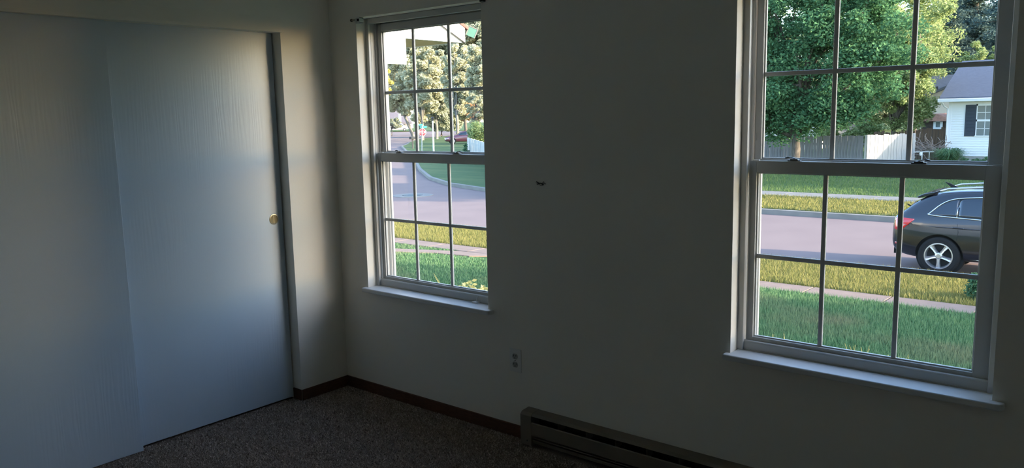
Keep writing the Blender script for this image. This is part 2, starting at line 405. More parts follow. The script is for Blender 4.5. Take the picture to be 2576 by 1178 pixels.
m = MB(); m.prism([(-.006, .018), (-.050, .018), (-.056, .034), (-.053, .036), (-.046, .022), (-.006, .022)], hx0+.062, hx1-.06, 0); m.build('bottom_rail', HEAT, ht)
def cap(xa, xb, s=1):
    m = MB(); m.prism([(0, .008), (-.066, .008), (-.0672, .014), (-.0672, hz-.014), (-.0535, hz-.001), (0, hz+.003)], xa, xb, 0)
    o = m.build('end_cap', HEAT, ht, bevel=.0012)
    q = MB(); q.lathe([(.004, -.0682), (.004, -.0668)], ((xa+xb)/2+.008, 0, .032), 1, 10); q.build('screw', DARK, o)
cap(hx0, hx0+.065); cap(hx1-.065, hx1)
for k in range(13):
    x = hx0+.065+.155*(k+1)
    if x < hx1-.08: MB().box(x-.001, x+.001, -.060, -.006, .052, hz-.008).build('support_fin', HEAT, ht)
m = MB()
for k in range(180):
    x = hx0+.10+k*.0114; m.box(x, x+.0008, -.048, -.012, .068, .116)
o = m.build('heating_fins', HEATD, ht); o['kind'] = 'stuff'

# bits of paper lint on the carpet by the heater
for i, (u, v, s, lb) in enumerate(((1336, 1121, .009, 'white paper scrap on the carpet at the heater end cap'), (1304, 1117, .004, 'tiny pale lint fleck on the carpet left of the heater'))):
    p = at(u, v, 2, .004); m = MB(); pr = []
    for k in range(7):
        t = 2*math.pi*k/7; rr_ = s*random.uniform(.5, 1); pr.append((p.x+rr_*math.cos(t), p.y+rr_*math.sin(t)))
    m.prism(pr, .0005, .005, 2); tag(m.build('paper_scrap', PLAST), lb, 'scrap')

# ================================================================== OUTDOORS: ground
ROADZ = -1.62
G_NEAR = [(.17, -.80), (4, -1.05), (9.85, -1.39), (10.45, -1.40), (13.05, -1.47), (13.1, -1.475)]
G_FAR = [(21.1, -1.475), (24.5, -1.45), (26.1, -1.44), (30, -1.40), (40, -1.10), (48, -1.0), (75, -.9)]
def gz(y, tab):
    for (a, za), (b, zb) in zip(tab, tab[1:]):
        if y <= b: return za+(zb-za)*(y-a)/(b-a)
    return tab[-1][1]
def gnear(x, y): return gz(max(y, .17), G_NEAR)
def gfar(x, y):
    k = min(1, max(0, (x+20)/6)); return -1.475*(1-k)+k*gz(y, G_FAR)
LAWN = mat('lawn_soil', (.050, .095, .032, 1), .95, .1, col2=(.085, .125, .05, 1), nscale=1.3, bump=.6, bscale=40, bdist=.03)
LAWNF = mat('far_lawn', (.060, .105, .040, 1), .95, .1, col2=(.12, .15, .06, 1), nscale=.9, bump=.8, bscale=14, bdist=.05, stretch=(.25, 1, 1))
VERGE = mat('verge_soil', (.17, .17, .055, 1), .95, .1, col2=(.26, .24, .09, 1), nscale=2.5, bump=.8, bscale=30, bdist=.04)
ROAD = mat('road_concrete', (.205, .152, .142, 1), .95, .1, col2=(.225, .168, .155, 1), nscale=.8, bump=.15, bscale=80)
CONC = mat('pale_concrete', (.21, .195, .175, 1), .9, .2, noise=.10, nscale=3, bump=.2, bscale=60)
WALK = mat('sidewalk_concrete', (.235, .165, .13, 1), .9, .2, noise=.09, nscale=4, bump=.25, bscale=70)
WHITE = mat('white_siding', (.86, .87, .88, 1), .5, .3)
def strip(name, pts_by_y, xs, m, parent=None):
    """ground strip: rows of (y, z(x, y)) across the x stations"""
    V = []; F = []
    for y, fz in pts_by_y:
        for x in xs: V.append((x, y, fz(x, y)))
    n = len(xs)
    for j in range(len(pts_by_y)-1):
        for i in range(n-1): F.append((j*n+i, j*n+i+1, (j+1)*n+i+1, (j+1)*n+i))
    b = MB(); b.add(V, F); return b.build(name, m, parent, smooth=True)
XN = [-60, -40, -24, -16, -8, 0, 8, 16, 30, 45]
tag(strip('lawn', [(y, gnear) for y in (.17, 2, 4, 7, 9.86)], XN, LAWN), 'shaded green front lawn sloping from the windows to the sidewalk', 'lawn', kind='structure')
tag(strip('grass_verge', [(y, gnear) for y in (9.8, 10.45, 11.5, 13.04)], XN, VERGE), 'sunlit yellow green verge between sidewalk and near curb', 'verge', kind='structure')
kb = MB(); kb.prism([(13.03, -1.9), (13.03, -1.468), (13.20, -1.470), (13.235, -1.50), (13.25, ROADZ), (13.25, -1.9)], -60, 45, 0)
tag(kb.build('curb', CONC), 'pale concrete curb along the near side of the street', 'curb', kind='structure')
rd = MB(); rd.add([(-260, 13.2, ROADZ), (60, 13.2, ROADZ), (60, 260, ROADZ), (-260, 260, ROADZ)], [(0, 1, 2, 3)])
tag(rd.build('road', ROAD), 'pinkish concrete street curving away past the corner lot', 'road', kind='structure')
# corner lot across the street and its curb
edge = [(45, 21.2), (-13.5, 21.2), (-16.5, 21.7), (-19.1, 22.75), (-22.1, 23.9), (-25.7, 26.2), (-31, 30.6), (-37.3, 36.3), (-60, 56), (-63.5, 60), (-69, 65.6), (-77.8, 76), (-86, 91), (-84, 112), (-60, 150), (-60, 258), (60, 258), (60, 21.2)]
def lot(name, poly, z, m, label):
    b = MB(); n = len(poly)
    b.add([(x, y, z) for x, y in poly]+[(x, y, ROADZ-.2) for x, y in poly], [tuple(range(n))]+[(i, (i+1) % n, n+(i+1) % n, n+i) for i in range(n)])
    o = b.build(name, m); bm = bmesh.new(); bm.from_mesh(o.data); bmesh.ops.triangulate(bm, faces=[f for f in bm.faces if len(f.verts) > 4]); bm.to_mesh(o.data); bm.free()
    return tag(o, label, 'lawn', kind='structure')
lot('corner_lawn', edge, -1.478, LAWNF, 'corner lot lawn across the street with the stop sign')
lot('side_lawn', [(-24.5, 13.26), (-31.7, 19.3), (-66, 49.3), (-140, 112), (-250, 112), (-250, 13.26)], -1.48, LAWNF, 'lawn left of the side street, out of sight behind the window frame')
lot('distant_lawn', [(-250, 118), (-150, 112), (-129, 117), (-115, 121), (-60, 150), (-60, 258), (-250, 258)], -1.45, LAWNF, 'distant lawn beyond the cross street under the trees')
kv = MB()
def offs(pts, d):
    out = []
    for i, p in enumerate(pts):
        a = Vector(pts[max(i-1, 0)]); b = Vector(pts[min(i+1, len(pts)-1)]); t = (b-a).normalized(); out.append((p[0]+t.y*d, p[1]-t.x*d))
    return out
ke = edge[:12]; A = offs(ke, .0); Bo = offs(ke, -.17)
# curb ribbon, section swept along the lot edge
for i in range(len(ke)-1):
    a, b, c, d = A[i], A[i+1], Bo[i+1], Bo[i]
    kv.add([(a[0], a[1], -1.470), (b[0], b[1], -1.470), (c[0], c[1], -1.474), (d[0], d[1], -1.474), (a[0], a[1], -1.7), (b[0], b[1], -1.7), (c[0], c[1], ROADZ-.1), (d[0], d[1], ROADZ-.1)],
           [(0, 1, 2, 3), (3, 2, 6, 7), (0, 4, 5, 1)])
tag(kv.build('far_curb', CONC), 'grey curb sweeping round the corner lot across the street', 'curb', kind='structure')
tag(strip('far_verge', [(y, lambda x, y: gfar(x, y)+.006) for y in (21.3, 22.5, 24.75)], [-14, -10, -6, 0, 6, 20, 45], VERGE), 'sunlit yellow verge between the far curb and far sidewalk', 'verge', kind='structure')
tag(strip('far_lawn', [(y, lambda x, y: gfar(x, y)+.006) for y in (26.0, 28, 30, 34, 37, 40, 44, 48, 60, 75)], [-22, -18, -14, -10, -6, 0, 6, 20, 45], LAWNF), 'shaded lawn rising to the fence and the white house', 'lawn', kind='structure')

# sidewalks laid in slabs
sw = thing('sidewalk', (0, 10.1, -1.40), 'narrow pinkish sidewalk of concrete slabs across the near lawn', 'sidewalk', kind='structure')
x = -24.0
while x < 8:
    b = MB(); za, zb = gnear(x, 9.84)+.022, gnear(x, 10.42)+.022
    b.add([(x+.008, 9.84, za-.1), (x+1.212, 9.84, za-.1), (x+1.212, 10.42, zb-.1), (x+.008, 10.42, zb-.1), (x+.008, 9.84, za), (x+1.212, 9.84, za), (x+1.212, 10.42, zb), (x+.008, 10.42, zb)],
          [(0, 3, 2, 1), (4, 5, 6, 7), (0, 1, 5, 4), (1, 2, 6, 5), (2, 3, 7, 6), (3, 0, 4, 7)])
    b.build('slab', WALK, sw, bevel=.008, seg=1); x += 1.22
fw_ = thing('front_walk', (-9, 9, -1.36), 'pinkish front walk branching off the sidewalk at the left', 'path', kind='structure')
PW = [((-7.0, 9.88), (-7.6, 9.3)), ((-8.3, 9.72), (-8.45, 9.13)), ((-9.35, 9.15), (-9.2, 8.62)), ((-10.6, 8.5), (-10.4, 7.9)), ((-12.2, 7.7), (-11.9, 7.1)), ((-14, 6.8), (-13.7, 6.2)), ((-17, 5.4), (-16.7, 4.8))]
for (a, b_), (c, d) in zip(PW, PW[1:]):
    b = MB(); q = [a, b_, d, c]
    b.add([(p[0], p[1], gnear(*p)-.08) for p in q]+[(p[0], p[1], gnear(*p)+.026) for p in q], [(0, 1, 2, 3), (7, 6, 5, 4), (0, 4, 5, 1), (1, 5, 6, 2), (2, 6, 7, 3), (3, 7, 4, 0)])
    b.build('slab', WALK, fw_, bevel=.006, seg=1)
fs = thing('far_sidewalk', (0, 25.4, -1.44), 'pale far sidewalk of concrete slabs across the street', 'sidewalk', kind='structure')
x = -16.0
while x < 14:
    MB().box(x+.01, x+1.49, 24.7, 26.05, -1.6, -1.418).build('slab', CONC, fs); x += 1.5
mp_ = at(1038, 492, 2, ROADZ)
mh = thing('manhole', (mp_.x, mp_.y, ROADZ), 'round manhole with pale concrete collar in the street', 'manhole')
b = MB(); b.lathe([(.85, -.05), (.85, .012), (.42, .014), (.42, -.05)], (mp_.x, mp_.y, ROADZ), 2, 32); b.build('collar', CONC, mh)
b = MB(); b.lathe([(.40, -.05), (.40, .018), (.36, .022), (.1, .022)], (mp_.x, mp_.y, ROADZ), 2, 32); b.build('lid', DARK, mh)

# ------------------------------------------------------------------ grass blades
def blades(name, label, n, xr, yr, zf, h, wd, m, lean=.6, keep=None, parent=None):
    x = RNG.uniform(*xr, n); y = RNG.uniform(*yr, n)
    if keep is not None:
        k = keep(x, y); x, y = x[k], y[k]; n = len(x)
    z = np.array([zf(a, b) for a, b in zip(x, y)])
    hh = RNG.uniform(h*.55, h*1.25, n); a = RNG.uniform(0, 2*np.pi, n); la = RNG.uniform(0, 2*np.pi, n); ll = RNG.uniform(0, lean, n)*hh
    dx, dy = np.cos(a)*wd*.5, np.sin(a)*wd*.5
    V = np.empty((n, 3, 3)); V[:, 0] = np.stack([x-dx, y-dy, z-.01], 1); V[:, 1] = np.stack([x+dx, y+dy, z-.01], 1)
    V[:, 2] = np.stack([x+np.cos(la)*ll, y+np.sin(la)*ll, z+hh], 1)
    o = np_mesh(name, V.reshape(-1, 3), np.arange(3*n).reshape(-1, 3), m)
    return tag(o, label, 'grass', kind='stuff')
GR = leaf_mat('lawn_blades', (.045, .125, .055, 1), (.20, .31, .15, 1), .3, patch=(.23, .22, .13, 1), pscale=.45)
GY = leaf_mat('verge_blades', (.15, .165, .045, 1), (.34, .29, .11, 1), .3)
GF = leaf_mat('far_blades', (.07, .13, .045, 1), (.18, .24, .09, 1), .3)
cw, sw_ = math.cos(-.0), 0
blades('lawn_grass', 'green blades of the shaded lawn seen through the right window', 95000, (-3.6, 2.4), (4.3, 9.85), gnear, .075, .012, GR)
blades('lawn_grass', 'short green blades of the lawn seen through the left window', 70000, (-13, -4.2), (4.6, 9.80), gnear, .05, .016, GR,
       keep=lambda x, y: ~((x < -7) & (np.abs(y-np.interp(x, [-17, -13.8, -12.0, -10.5, -9.3, -8.4, -7.3], [5.1, 6.5, 7.4, 8.2, 8.9, 9.43, 9.6])) < .36)))
blades('verge_grass', 'uneven yellow green tufts on the near verge', 105000, (-18, 3.4), (10.43, 13.10), gnear, .095, .016, GY, .8)
blades('far_verge_grass', 'yellow grass on the verge across the street', 26000, (-12, 2.5), (21.3, 24.66), gfar, .10, .03, GY, .8)
blades('far_lawn_grass', 'green grass on the shaded lawn across the street', 42000, (-14, 3), (26.1, 39.5), gfar, .10, .03, GF, .8)

# ------------------------------------------------------------------ foliage
BARK = mat('bark', (.115, .10, .085, 1), .9, .1, noise=.35, nscale=14, bump=.8, bscale=30, bdist=.02, stretch=(1, 1, .25))
BARKL = mat('pale_bark', (.17, .16, .14, 1), .9, .1, noise=.25, nscale=6)
def cloud(name, cen, rad, n, size, m, parent=None, flat=.75, aspect=.55, droop=0):
    """n leaves, each a folded two-triangle blade, scattered about the cluster centres"""
    cen = np.asarray(cen, float); rad = np.asarray(rad, float); k = len(cen)
    i = RNG.integers(0, k, n); g = RNG.normal(size=(n, 3)); g /= np.linalg.norm(g, axis=1)[:, None]
    g *= (RNG.uniform(0, 1, n)**.45)[:, None]; g[:, 2] *= flat
    P = cen[i]+g*rad[i][:, None]
    a = RNG.normal(size=(n, 3)); a[:, 2] = a[:, 2]*.6-droop; a /= np.linalg.norm(a, axis=1)[:, None]
    b = np.cross(a, RNG.normal(size=(n, 3))); b /= np.linalg.norm(b, axis=1)[:, None]; c = np.cross(a, b)
    s = RNG.uniform(.6, 1.3, n)[:, None]*size
    V = np.empty((n, 4, 3)); V[:, 0] = P-a*s*.5; V[:, 1] = P+b*s*aspect*.5+c*s*.08; V[:, 2] = P+a*s*.5; V[:, 3] = P-b*s*aspect*.5+c*s*.08
    if parent is not None: V -= np.array(parent['_o'])
    q = np.arange(4*n).reshape(-1, 4)
    F = np.concatenate([q[:, [0, 1, 2]], q[:, [0, 2, 3]]])
    o = np_mesh(name, V.reshape(-1, 3), F, m, parent); o['kind'] = 'stuff'
    return o
def ell(n, c, r, inner=.35, seed=None, cut=None):
    out = []
    while len(out) < n:
        g = RNG.normal(size=3); g /= np.linalg.norm(g); g *= RNG.uniform(inner**3, 1)**(1/3)
        p = np.array(c)+g*np.array(r)
        if cut is None or cut(p): out.append(p)
    return np.array(out)
def tree(label, base, trunk_r, fork, crown, crown_r, ncl, clr, nleaf, lsize, m, bark=BARK, group=None, nbr=9, name='tree', inner=.35, lean=(0, 0), flat=.75, cut=None, skirt=None):
    t = thing(name, base, label, 'tree', group)
    b = Vector(base); f = Vector((base[0]+lean[0], base[1]+lean[1], fork))
    tb = MB(); mid = b.lerp(f, .5)+Vector((.05, .03, 0))
    tb.tube([b-Vector((0, 0, .3)), b+Vector((0, 0, .15)), mid, f], [trunk_r*1.45, trunk_r*1.1, trunk_r*.92, trunk_r*.8], 12); tb.build('trunk', bark, t, smooth=True)
    cs = ell(ncl, crown, crown_r, inner, cut=cut)
    if skirt: cs = np.concatenate([cs, ell(*skirt, .2)])
    br = MB(); idx = RNG.choice(len(cs), min(nbr, len(cs)), replace=False)
    for j in idx:
        e = Vector(cs[j]); st = f-Vector((0, 0, RNG.uniform(0, .25)*(fork-base[2]))); mdl = st.lerp(e, .5)+Vector((RNG.uniform(-.3, .3), RNG.uniform(-.3, .3), RNG.uniform(.0, .5)))
        br.tube([st, st.lerp(mdl, .5), mdl, mdl.lerp(e, .6), e], [trunk_r*.55, trunk_r*.45, trunk_r*.3, trunk_r*.18, trunk_r*.06], 7)
        for q in range(2):
            e2 = Vector(cs[RNG.integers(0, len(cs))]); 
            if (e2-mdl).length < max(crown_r)*.9: br.tube([mdl, mdl.lerp(e2, .5)+Vector((0, 0, .15)), e2], [trunk_r*.22, trunk_r*.14, trunk_r*.05], 6)
    o = br.build('branches', bark, t, smooth=True)
    cloud('foliage', cs, RNG.uniform(.7, 1.3, len(cs))*clr, nleaf, lsize, m, t, flat)
    return t
def atd(u, v, t):
    return CAM + (FW + RT*((u-IW/2)/F_PX) + UP*((IH/2-v)/F_PX))*t

# ------------------------------------------------------------------ own porch at the left of window 1
PINK = mat('roof_shingle_red', (.22, .09, .075, 1), .9, .1, noise=.15, nscale=12)
TAN = mat('tan_soffit', (.86, .62, .36, 1), .7, .2, noise=.05)
GREEN = mat('pale_green_glass', (.085, .20, .15, 1), .3, .4)
PX = -4.0; PYE = 5.43; PB = 2.565; SL = .45
pr = thing('porch_roof', (-6.5, 2.5, 2.6), 'white trimmed porch roof of this house jutting out left of the left window', 'porch')
def rk(y, k): return PB+k+(PYE-y)*SL
b = MB(); b.prism([(.17, PB), (PYE, PB), (PYE, PB+.02), (.17, rk(.17, .02))], PX-.06, PX-.012, 0); b.build('gable_wall', WHITE, pr)
b = MB(); b.prism([(.17, rk(.17, .0)), (PYE+.01, rk(PYE+.01, 0)+.005), (PYE+.01, rk(PYE+.01, .205)), (.17, rk(.17, .205))], PX-.012, PX+.012, 0); b.build('rake_board', WHITE, pr)
b = MB(); b.prism([(.17, rk(.17, .205)), (PYE+.06, rk(PYE+.06, .205)), (PYE+.06, rk(PYE+.06, .245)), (.17, rk(.17, .245))], -9.5, PX+.03, 0); b.build('shingle_roof', PINK, pr)
b = MB(); b.box(-9.5, PX-.06, .17, PYE-.02, PB+.012, PB+.03); b.build('soffit', TAN, pr)
b = MB(); b.box(-9.5, PX-.012, PYE-.02, PYE, PB+.002, PB+.2); b.build('fascia', TRIMW, pr)
b = MB(); b.tube([(PX+.014, 4.93, rk(4.93, .0)), (PX+.014, PYE, rk(PYE, .0))], .008, 6); b.build('seam', DARK, pr)
b = MB(); b.box(PX-.05, PX-.004, 3.55, 4.345, 2.236, PB-.004); b.build('drop_panel', WHITE, pr, bevel=.006)
tag(MB().box(-9.6, -.9, 0, T, -1.2, 4.7).build('wall_outside', WHITE), 'outside wall of this house carrying the porch roof', 'wall', kind='structure')
gp = at(1187, 81, 1, 5.62)
g = thing('hanging_ornament', (gp.x, gp.y, gp.z), 'pale green tilted square ornament hanging beside the end of the white porch eave', 'ornament')
ca, sa = math.cos(-.42), math.sin(-.42)
b = MB(); hs = .064
def q2(dx, dz): return (gp.x+(dx*ca-dz*sa)*.75, gp.y+(dx*ca-dz*sa)*.66, gp.z+dx*sa+dz*ca)
def plate(b, x0, x1, z0, z1, t0, t1):
    n = Vector((-.66, .75, 0)); V = []
    for t in (t0, t1):
        for (x, z) in ((x0, z0), (x1, z0), (x1, z1), (x0, z1)): V.append(Vector(q2(x, z))+n*t)
    b.add(V, [(0, 3, 2, 1), (4, 5, 6, 7), (0, 1, 5, 4), (1, 2, 6, 5), (2, 3, 7, 6), (3, 0, 4, 7)])
plate(b, -hs, hs, -hs, hs, 0, .012); b.build('pane', GREEN, g)
b = MB()
for s in (-1, 1):
    plate(b, s*hs-.006, s*hs+.006, -hs, hs, -.004, .016)
plate(b, -hs, hs, hs-.004, hs+.008, -.004, .016); b.build('frame', CONC, g)
b = MB(); b.tube([Vector(q2(-hs, hs)), Vector((PX+.0, PYE+.03, rk(PYE, .17)))], .004, 6); b.build('hanger', DARK, g)

# plants at the foot of the windows
YL = leaf_mat('yellow_leaf', (.42, .40, .13, 1), (.75, .66, .33, 1), .3)
pc_ = [at(u, v, 1, yy) for u, v, yy in ((1150, 742, .95), (1172, 730, .95), (1192, 724, .92), (1206, 732, .95), (1215, 738, .9), (1185, 745, .8), (1210, 752, .75), (1222, 742, .95), (1238, 736, .95), (1200, 748, .9))]
bs = thing('yellow_shrub', (pc_[2].x, .92, -.86), 'yellowing leafy shrub rising at the lower right of the left window', 'shrub')
bs['_o'] = [pc_[2].x, .92, -.86]
b = MB()
for p in pc_: b.tube([(pc_[2].x+random.uniform(-.05, .05), .92, -.9), (p.x*.5+pc_[2].x*.5, .9, -.1), tuple(p)], [.012, .008, .003], 6)
b.build('stems', BARK, bs)
cl = np.array([tuple(p) for p in pc_]); cl2 = np.concatenate([cl, cl-[0, 0, .12], cl-[0, 0, .25], cl-[0, -.05, .40], cl-[0, 0, .6]])
cloud('foliage', cl2, np.full(len(cl2), .055), 1500, .034, YL, bs, 1)
dk = 0
for (u, v, h, n) in ((1970, 850, .035, 4), (2165, 893, .055, 8), (2272, 908, .04, 6), (2038, 868, .02, 3), (2330, 922, .02, 3), (1105, 700, .05, 2)):
    p = at(u, v+6, 1, .62); b = MB()
    for k in range(n):
        a = random.uniform(-.06, .06) if n > 2 else random.uniform(-.02, .02)
        b.tube([(p.x+a*.6, .62, -.84), (p.x+a, .62+random.uniform(-.02, .02), p.z-.02), (p.x+a+random.uniform(-.03, .03), .62+random.uniform(-.02, .02), p.z+random.uniform(.4, 1)*h)], [.003, .0025, .001], 5)
    o = b.build('dry_stalks', YL)
    tag(o, ['straw coloured dry stalks at the lower left corner of the right window', 'tallest straw stalks below the middle of the right window', 'straw stalks just right of the middle below the right window',
            'faint straw stalk tips between left corner and middle of right window', 'faint straw stalk tips toward the right below the right window', 'single pale stalk standing at the foot of the left window'][dk], 'stalks', 'dry stalks outside the windows'); dk += 1

# dark green bush at the right end of the verge
GBUSH = leaf_mat('bush_leaf', (.045, .11, .06, 1), (.10, .20, .10, 1), .25)
p = at(2462, 748, 1, 11.0)
bsh = thing('round_bush', (p.x, 11.0, gnear(0, 11.0)), 'dark green round bush at the right end of the near verge', 'shrub')
b = MB(); b.tube([(p.x, 11, -1.5), (p.x, 11, -1.2)], .03, 6); b.build('stem', BARK, bsh)
cloud('foliage', ell(26, (p.x+.08, 11.0, -1.22), (.24, .24, .22), .5), np.full(26, .08), 2600, .05, GBUSH, bsh, 1)

# ------------------------------------------------------------------ trees seen through the right window
MAPLE = leaf_mat('maple_leaf', (.050, .135, .070, 1), (.135, .27, .125, 1), .38)
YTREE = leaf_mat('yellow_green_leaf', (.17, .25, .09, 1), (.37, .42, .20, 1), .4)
PINE = leaf_mat('pine_needle', (.055, .095, .095, 1), (.13, .19, .175, 1), .2)
OLIVE = leaf_mat('olive_leaf', (.34, .35, .22, 1), (.62, .60, .43, 1), .4)  # haze of the distance is put into both pale olive leaf colours
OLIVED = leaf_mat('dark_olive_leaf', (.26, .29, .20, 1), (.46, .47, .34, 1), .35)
YELL = leaf_mat('gold_leaf', (.50, .42, .08, 1), (.70, .62, .20, 1), .35)
RUST = leaf_mat('rust_leaf', (.40, .25, .13, 1), (.60, .40, .24, 1), .35)
tb = at(1998, 420, 1, 34.0)
tree('big leafy green maple in front of the grey fence across the street', (tb.x, 34, -1.30), .21, .75, (tb.x-.3, 34, 4.3), (5.3, 2.2, 4.2), 330, .62, 125000, .16, MAPLE, nbr=20, inner=.3, skirt=(80, (tb.x-.4, 34, 1.55), (4.3, 1.8, .75)))
# low hanging skirt of the maple is part of its crown; sunlit trees behind
def behind(u, v, Y): return at(u, v, 1, Y)
p = behind(2250, 260, 40.2)
tree('yellow green tree at the right edge of the maple before the second roof', (p.x, 40.2, -1.15), .11, .8, (p.x, 40.2, 2.7), (1.9, 1.0, 2.4), 100, .42, 30000, .14, YTREE, nbr=12)
p = behind(2330, 190, 50.0)
tree('tall sunlit yellow green tree between maple and conifers', (p.x-.6, 50, -1.0), .2, 2.2, (p.x-1.2, 50, 5.6), (2.6, 2.2, 3.4), 90, .6, 17000, .19, YTREE, nbr=12)
p = behind(2190, 40, 56.0)
tree('sunlit pale tree high behind the maple', (p.x, 56, -1.0), .25, 3, (p.x, 56, 7.5), (5.2, 3.5, 5.2), 120, .8, 20000, .24, YTREE, nbr=14)
p = behind(1990, 60, 68.0)
tree('sunlit tree behind the left half of the maple', (p.x, 68, -1.0), .25, 3, (p.x-1, 68, 7.0), (7.5, 3.5, 6.0), 120, .8, 18000, .24, YTREE, nbr=12)
p = behind(2120, 320, 44)
tree('low yellowish shrubby tree just over the grey fence', (p.x, 44, -1.1), .06, -.3, (p.x, 44, .25), (2.2, .8, .75), 40, .35, 7000, .14, YTREE, nbr=8)
def pine(label, base, h, rad, n, seed):
    t = thing('pine_tree', base, label, 'tree', 'dark pines behind the white house'); rr = random.Random(seed)
    b = MB(); b.tube([(base[0], base[1], base[2]-.3), (base[0], base[1], base[2]+h*.5), (base[0], base[1], base[2]+h)], [.3, .2, .03], 10); b.build('trunk', BARK, t)
    C_ = []; R_ = []; b = MB()
    nl = int(h/.55)
    for i in range(2, nl):
        z = base[2]+i*.55; L = rad*(1-((i/nl)**1.5))*rr.uniform(.75, 1.15)+.3
        for k in range(8):
            a = rr.uniform(0, 6.283); Lk = L*rr.uniform(.6, 1.1); e = Vector((base[0]+math.cos(a)*Lk, base[1]+math.sin(a)*Lk, z+rr.uniform(-.1, .35)))
            b.tube([(base[0], base[1], z), tuple(e)], [.06, .015], 5)
            for q in range(5):
                s = .25+.17*q; C_.append((base[0]+math.cos(a)*Lk*s, base[1]+math.sin(a)*Lk*s, z+(e.z-z)*s)); R_.append(.40+.25*(1-abs(s-.6)))
    b.build('branches', BARK, t)
    cloud('foliage', C_, R_, int(n*2.2), .26, PINE, t, .6, .30)
for u, Y, h, rad, n, s, lb in ((2362, 64, 13.5, 2.4, 16000, 1, 'dark blue green pine left of the white house roof'), (2442, 69, 15, 3.1, 24000, 2, 'large dark pine standing over the middle of the white house roof'),
                               (2535, 63, 14.5, 3.0, 18000, 3, 'dark pine at the right behind the white house roof'), (2395, 75, 13, 2.8, 13000, 4, 'farthest dark pine between the two nearer pines')):
    p = at(u, 260, 1, Y); pine(lb, (p.x, Y, -1.0), h, rad, n, s)
p = at(2470, 130, 1, 50)
tree('small sunlit tree beside the roof ridge of the white house', (p.x, 50, -1), .1, 2.0, (p.x, 50, 4.0), (1.15, 1.0, 1.15), 30, .32, 5000, .15, YTREE, nbr=10, bark=BARKL)

# ------------------------------------------------------------------ grey fence, brown fence
GREYW = mat('grey_fence_wood', (.185, .19, .215, 1), .9, .1, noise=.28, nscale=5, stretch=(6, 6, .6), bump=.3, bscale=20)
BRNW = mat('brown_fence_wood', lin(120, 100, 88), .9, .1, noise=.35, nscale=5, stretch=(6, 6, .6))
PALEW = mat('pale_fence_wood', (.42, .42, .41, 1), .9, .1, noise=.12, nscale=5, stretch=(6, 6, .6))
def fence(name, label, A, B, zt0, zt1, z0, wd, m, gap=.012, jit=.03, posts=2.4, name2='picket'):
    A = Vector((A[0], A[1], 0)); B = Vector((B[0], B[1], 0)); L = (B-A).length; d = (B-A).normalized(); nrm = Vector((d.y, -d.x, 0))
    if nrm.y > 0: nrm = -nrm
    t = thing(name, (A.x, A.y, z0), label, 'fence'); n = int(L/wd); rr = random.Random(5)
    mes = []
    for k in range(4):
        b = MB(); h = 1.0; hw = wd/2-gap/2
        b.add([(-hw, -.01, 0), (hw, -.01, 0), (hw, .01, 0), (-hw, .01, 0), (-hw, -.01, h), (hw, -.01, h), (hw, .01, h), (-hw, .01, h)], [(0, 3, 2, 1), (4, 5, 6, 7), (0, 1, 5, 4), (1, 2, 6, 5), (2, 3, 7, 6), (3, 0, 4, 7)])
        o = b.build('tmp', m); mes.append(o.data); bpy.data.objects.remove(o)
    ang = math.atan2(d.y, d.x)
    for i in range(n):
        s = (i+.5)*wd; p = A+d*s+nrm*(.012+rr.uniform(0, .018)); zt = zt0+(zt1-zt0)*s/L+rr.uniform(-jit, jit)
        o = bpy.data.objects.new(name2, mes[i % 4]); COL.objects.link(o); o.parent = t
        o.location = (p.x-A.x, p.y-A.y, 0); o.rotation_euler = (0, rr.uniform(-.012, .012), ang); o.scale = (1, 1, zt-z0)
    for zr in (.25, .75):
        b = MB(); b.prism([(0, 0), (.04, 0), (.04, .09), (0, .09)], 0, L, 0); o = b.build('rail', m); o.parent = t
        o.location = (0, 0, (zt0-z0)*zr); o.rotation_euler = (0, 0, ang)
    s = 0
    while s <= L+.01:
        p = A+d*min(s, L)-nrm*.06; b = MB(); b.box(-.045, .045, -.045, .045, 0, zt0+(zt1-zt0)*s/L-z0); o = b.build('post', m); o.parent = t; o.location = (p.x-A.x, p.y-A.y, 0); s += posts
    return t
a = at(1880, 345, 1, 36.8); b_ = at(2178, 341.5, 1, 36.8); c = at(2284, 338, 1, 38.6)
a2 = at(1880, 346, 1, 36.8)
fence('wooden_fence', 'weathered grey board fence behind the maple trunk', (a.x-3, 36.8), (b_.x, 36.8), a.z, b_.z, -1.25, .145, GREYW)
fence('wooden_fence', 'partly sunlit pale board fence section right of the grey fence', (b_.x+.05, 36.8), (c.x+.3, 38.9), b_.z+.02, c.z+.03, -1.25, .145, PALEW)  # paler wood carries the sunlight on this section of the fence
a = at(2200, 333, 1, 41.5); b_ = at(2384, 322, 1, 41.5)
fence('wooden_fence', 'dark brown board fence running up to the white house corner', (a.x, 41.5), (b_.x, 41.5), a.z, b_.z, -1.2, .13, BRNW, jit=.06)

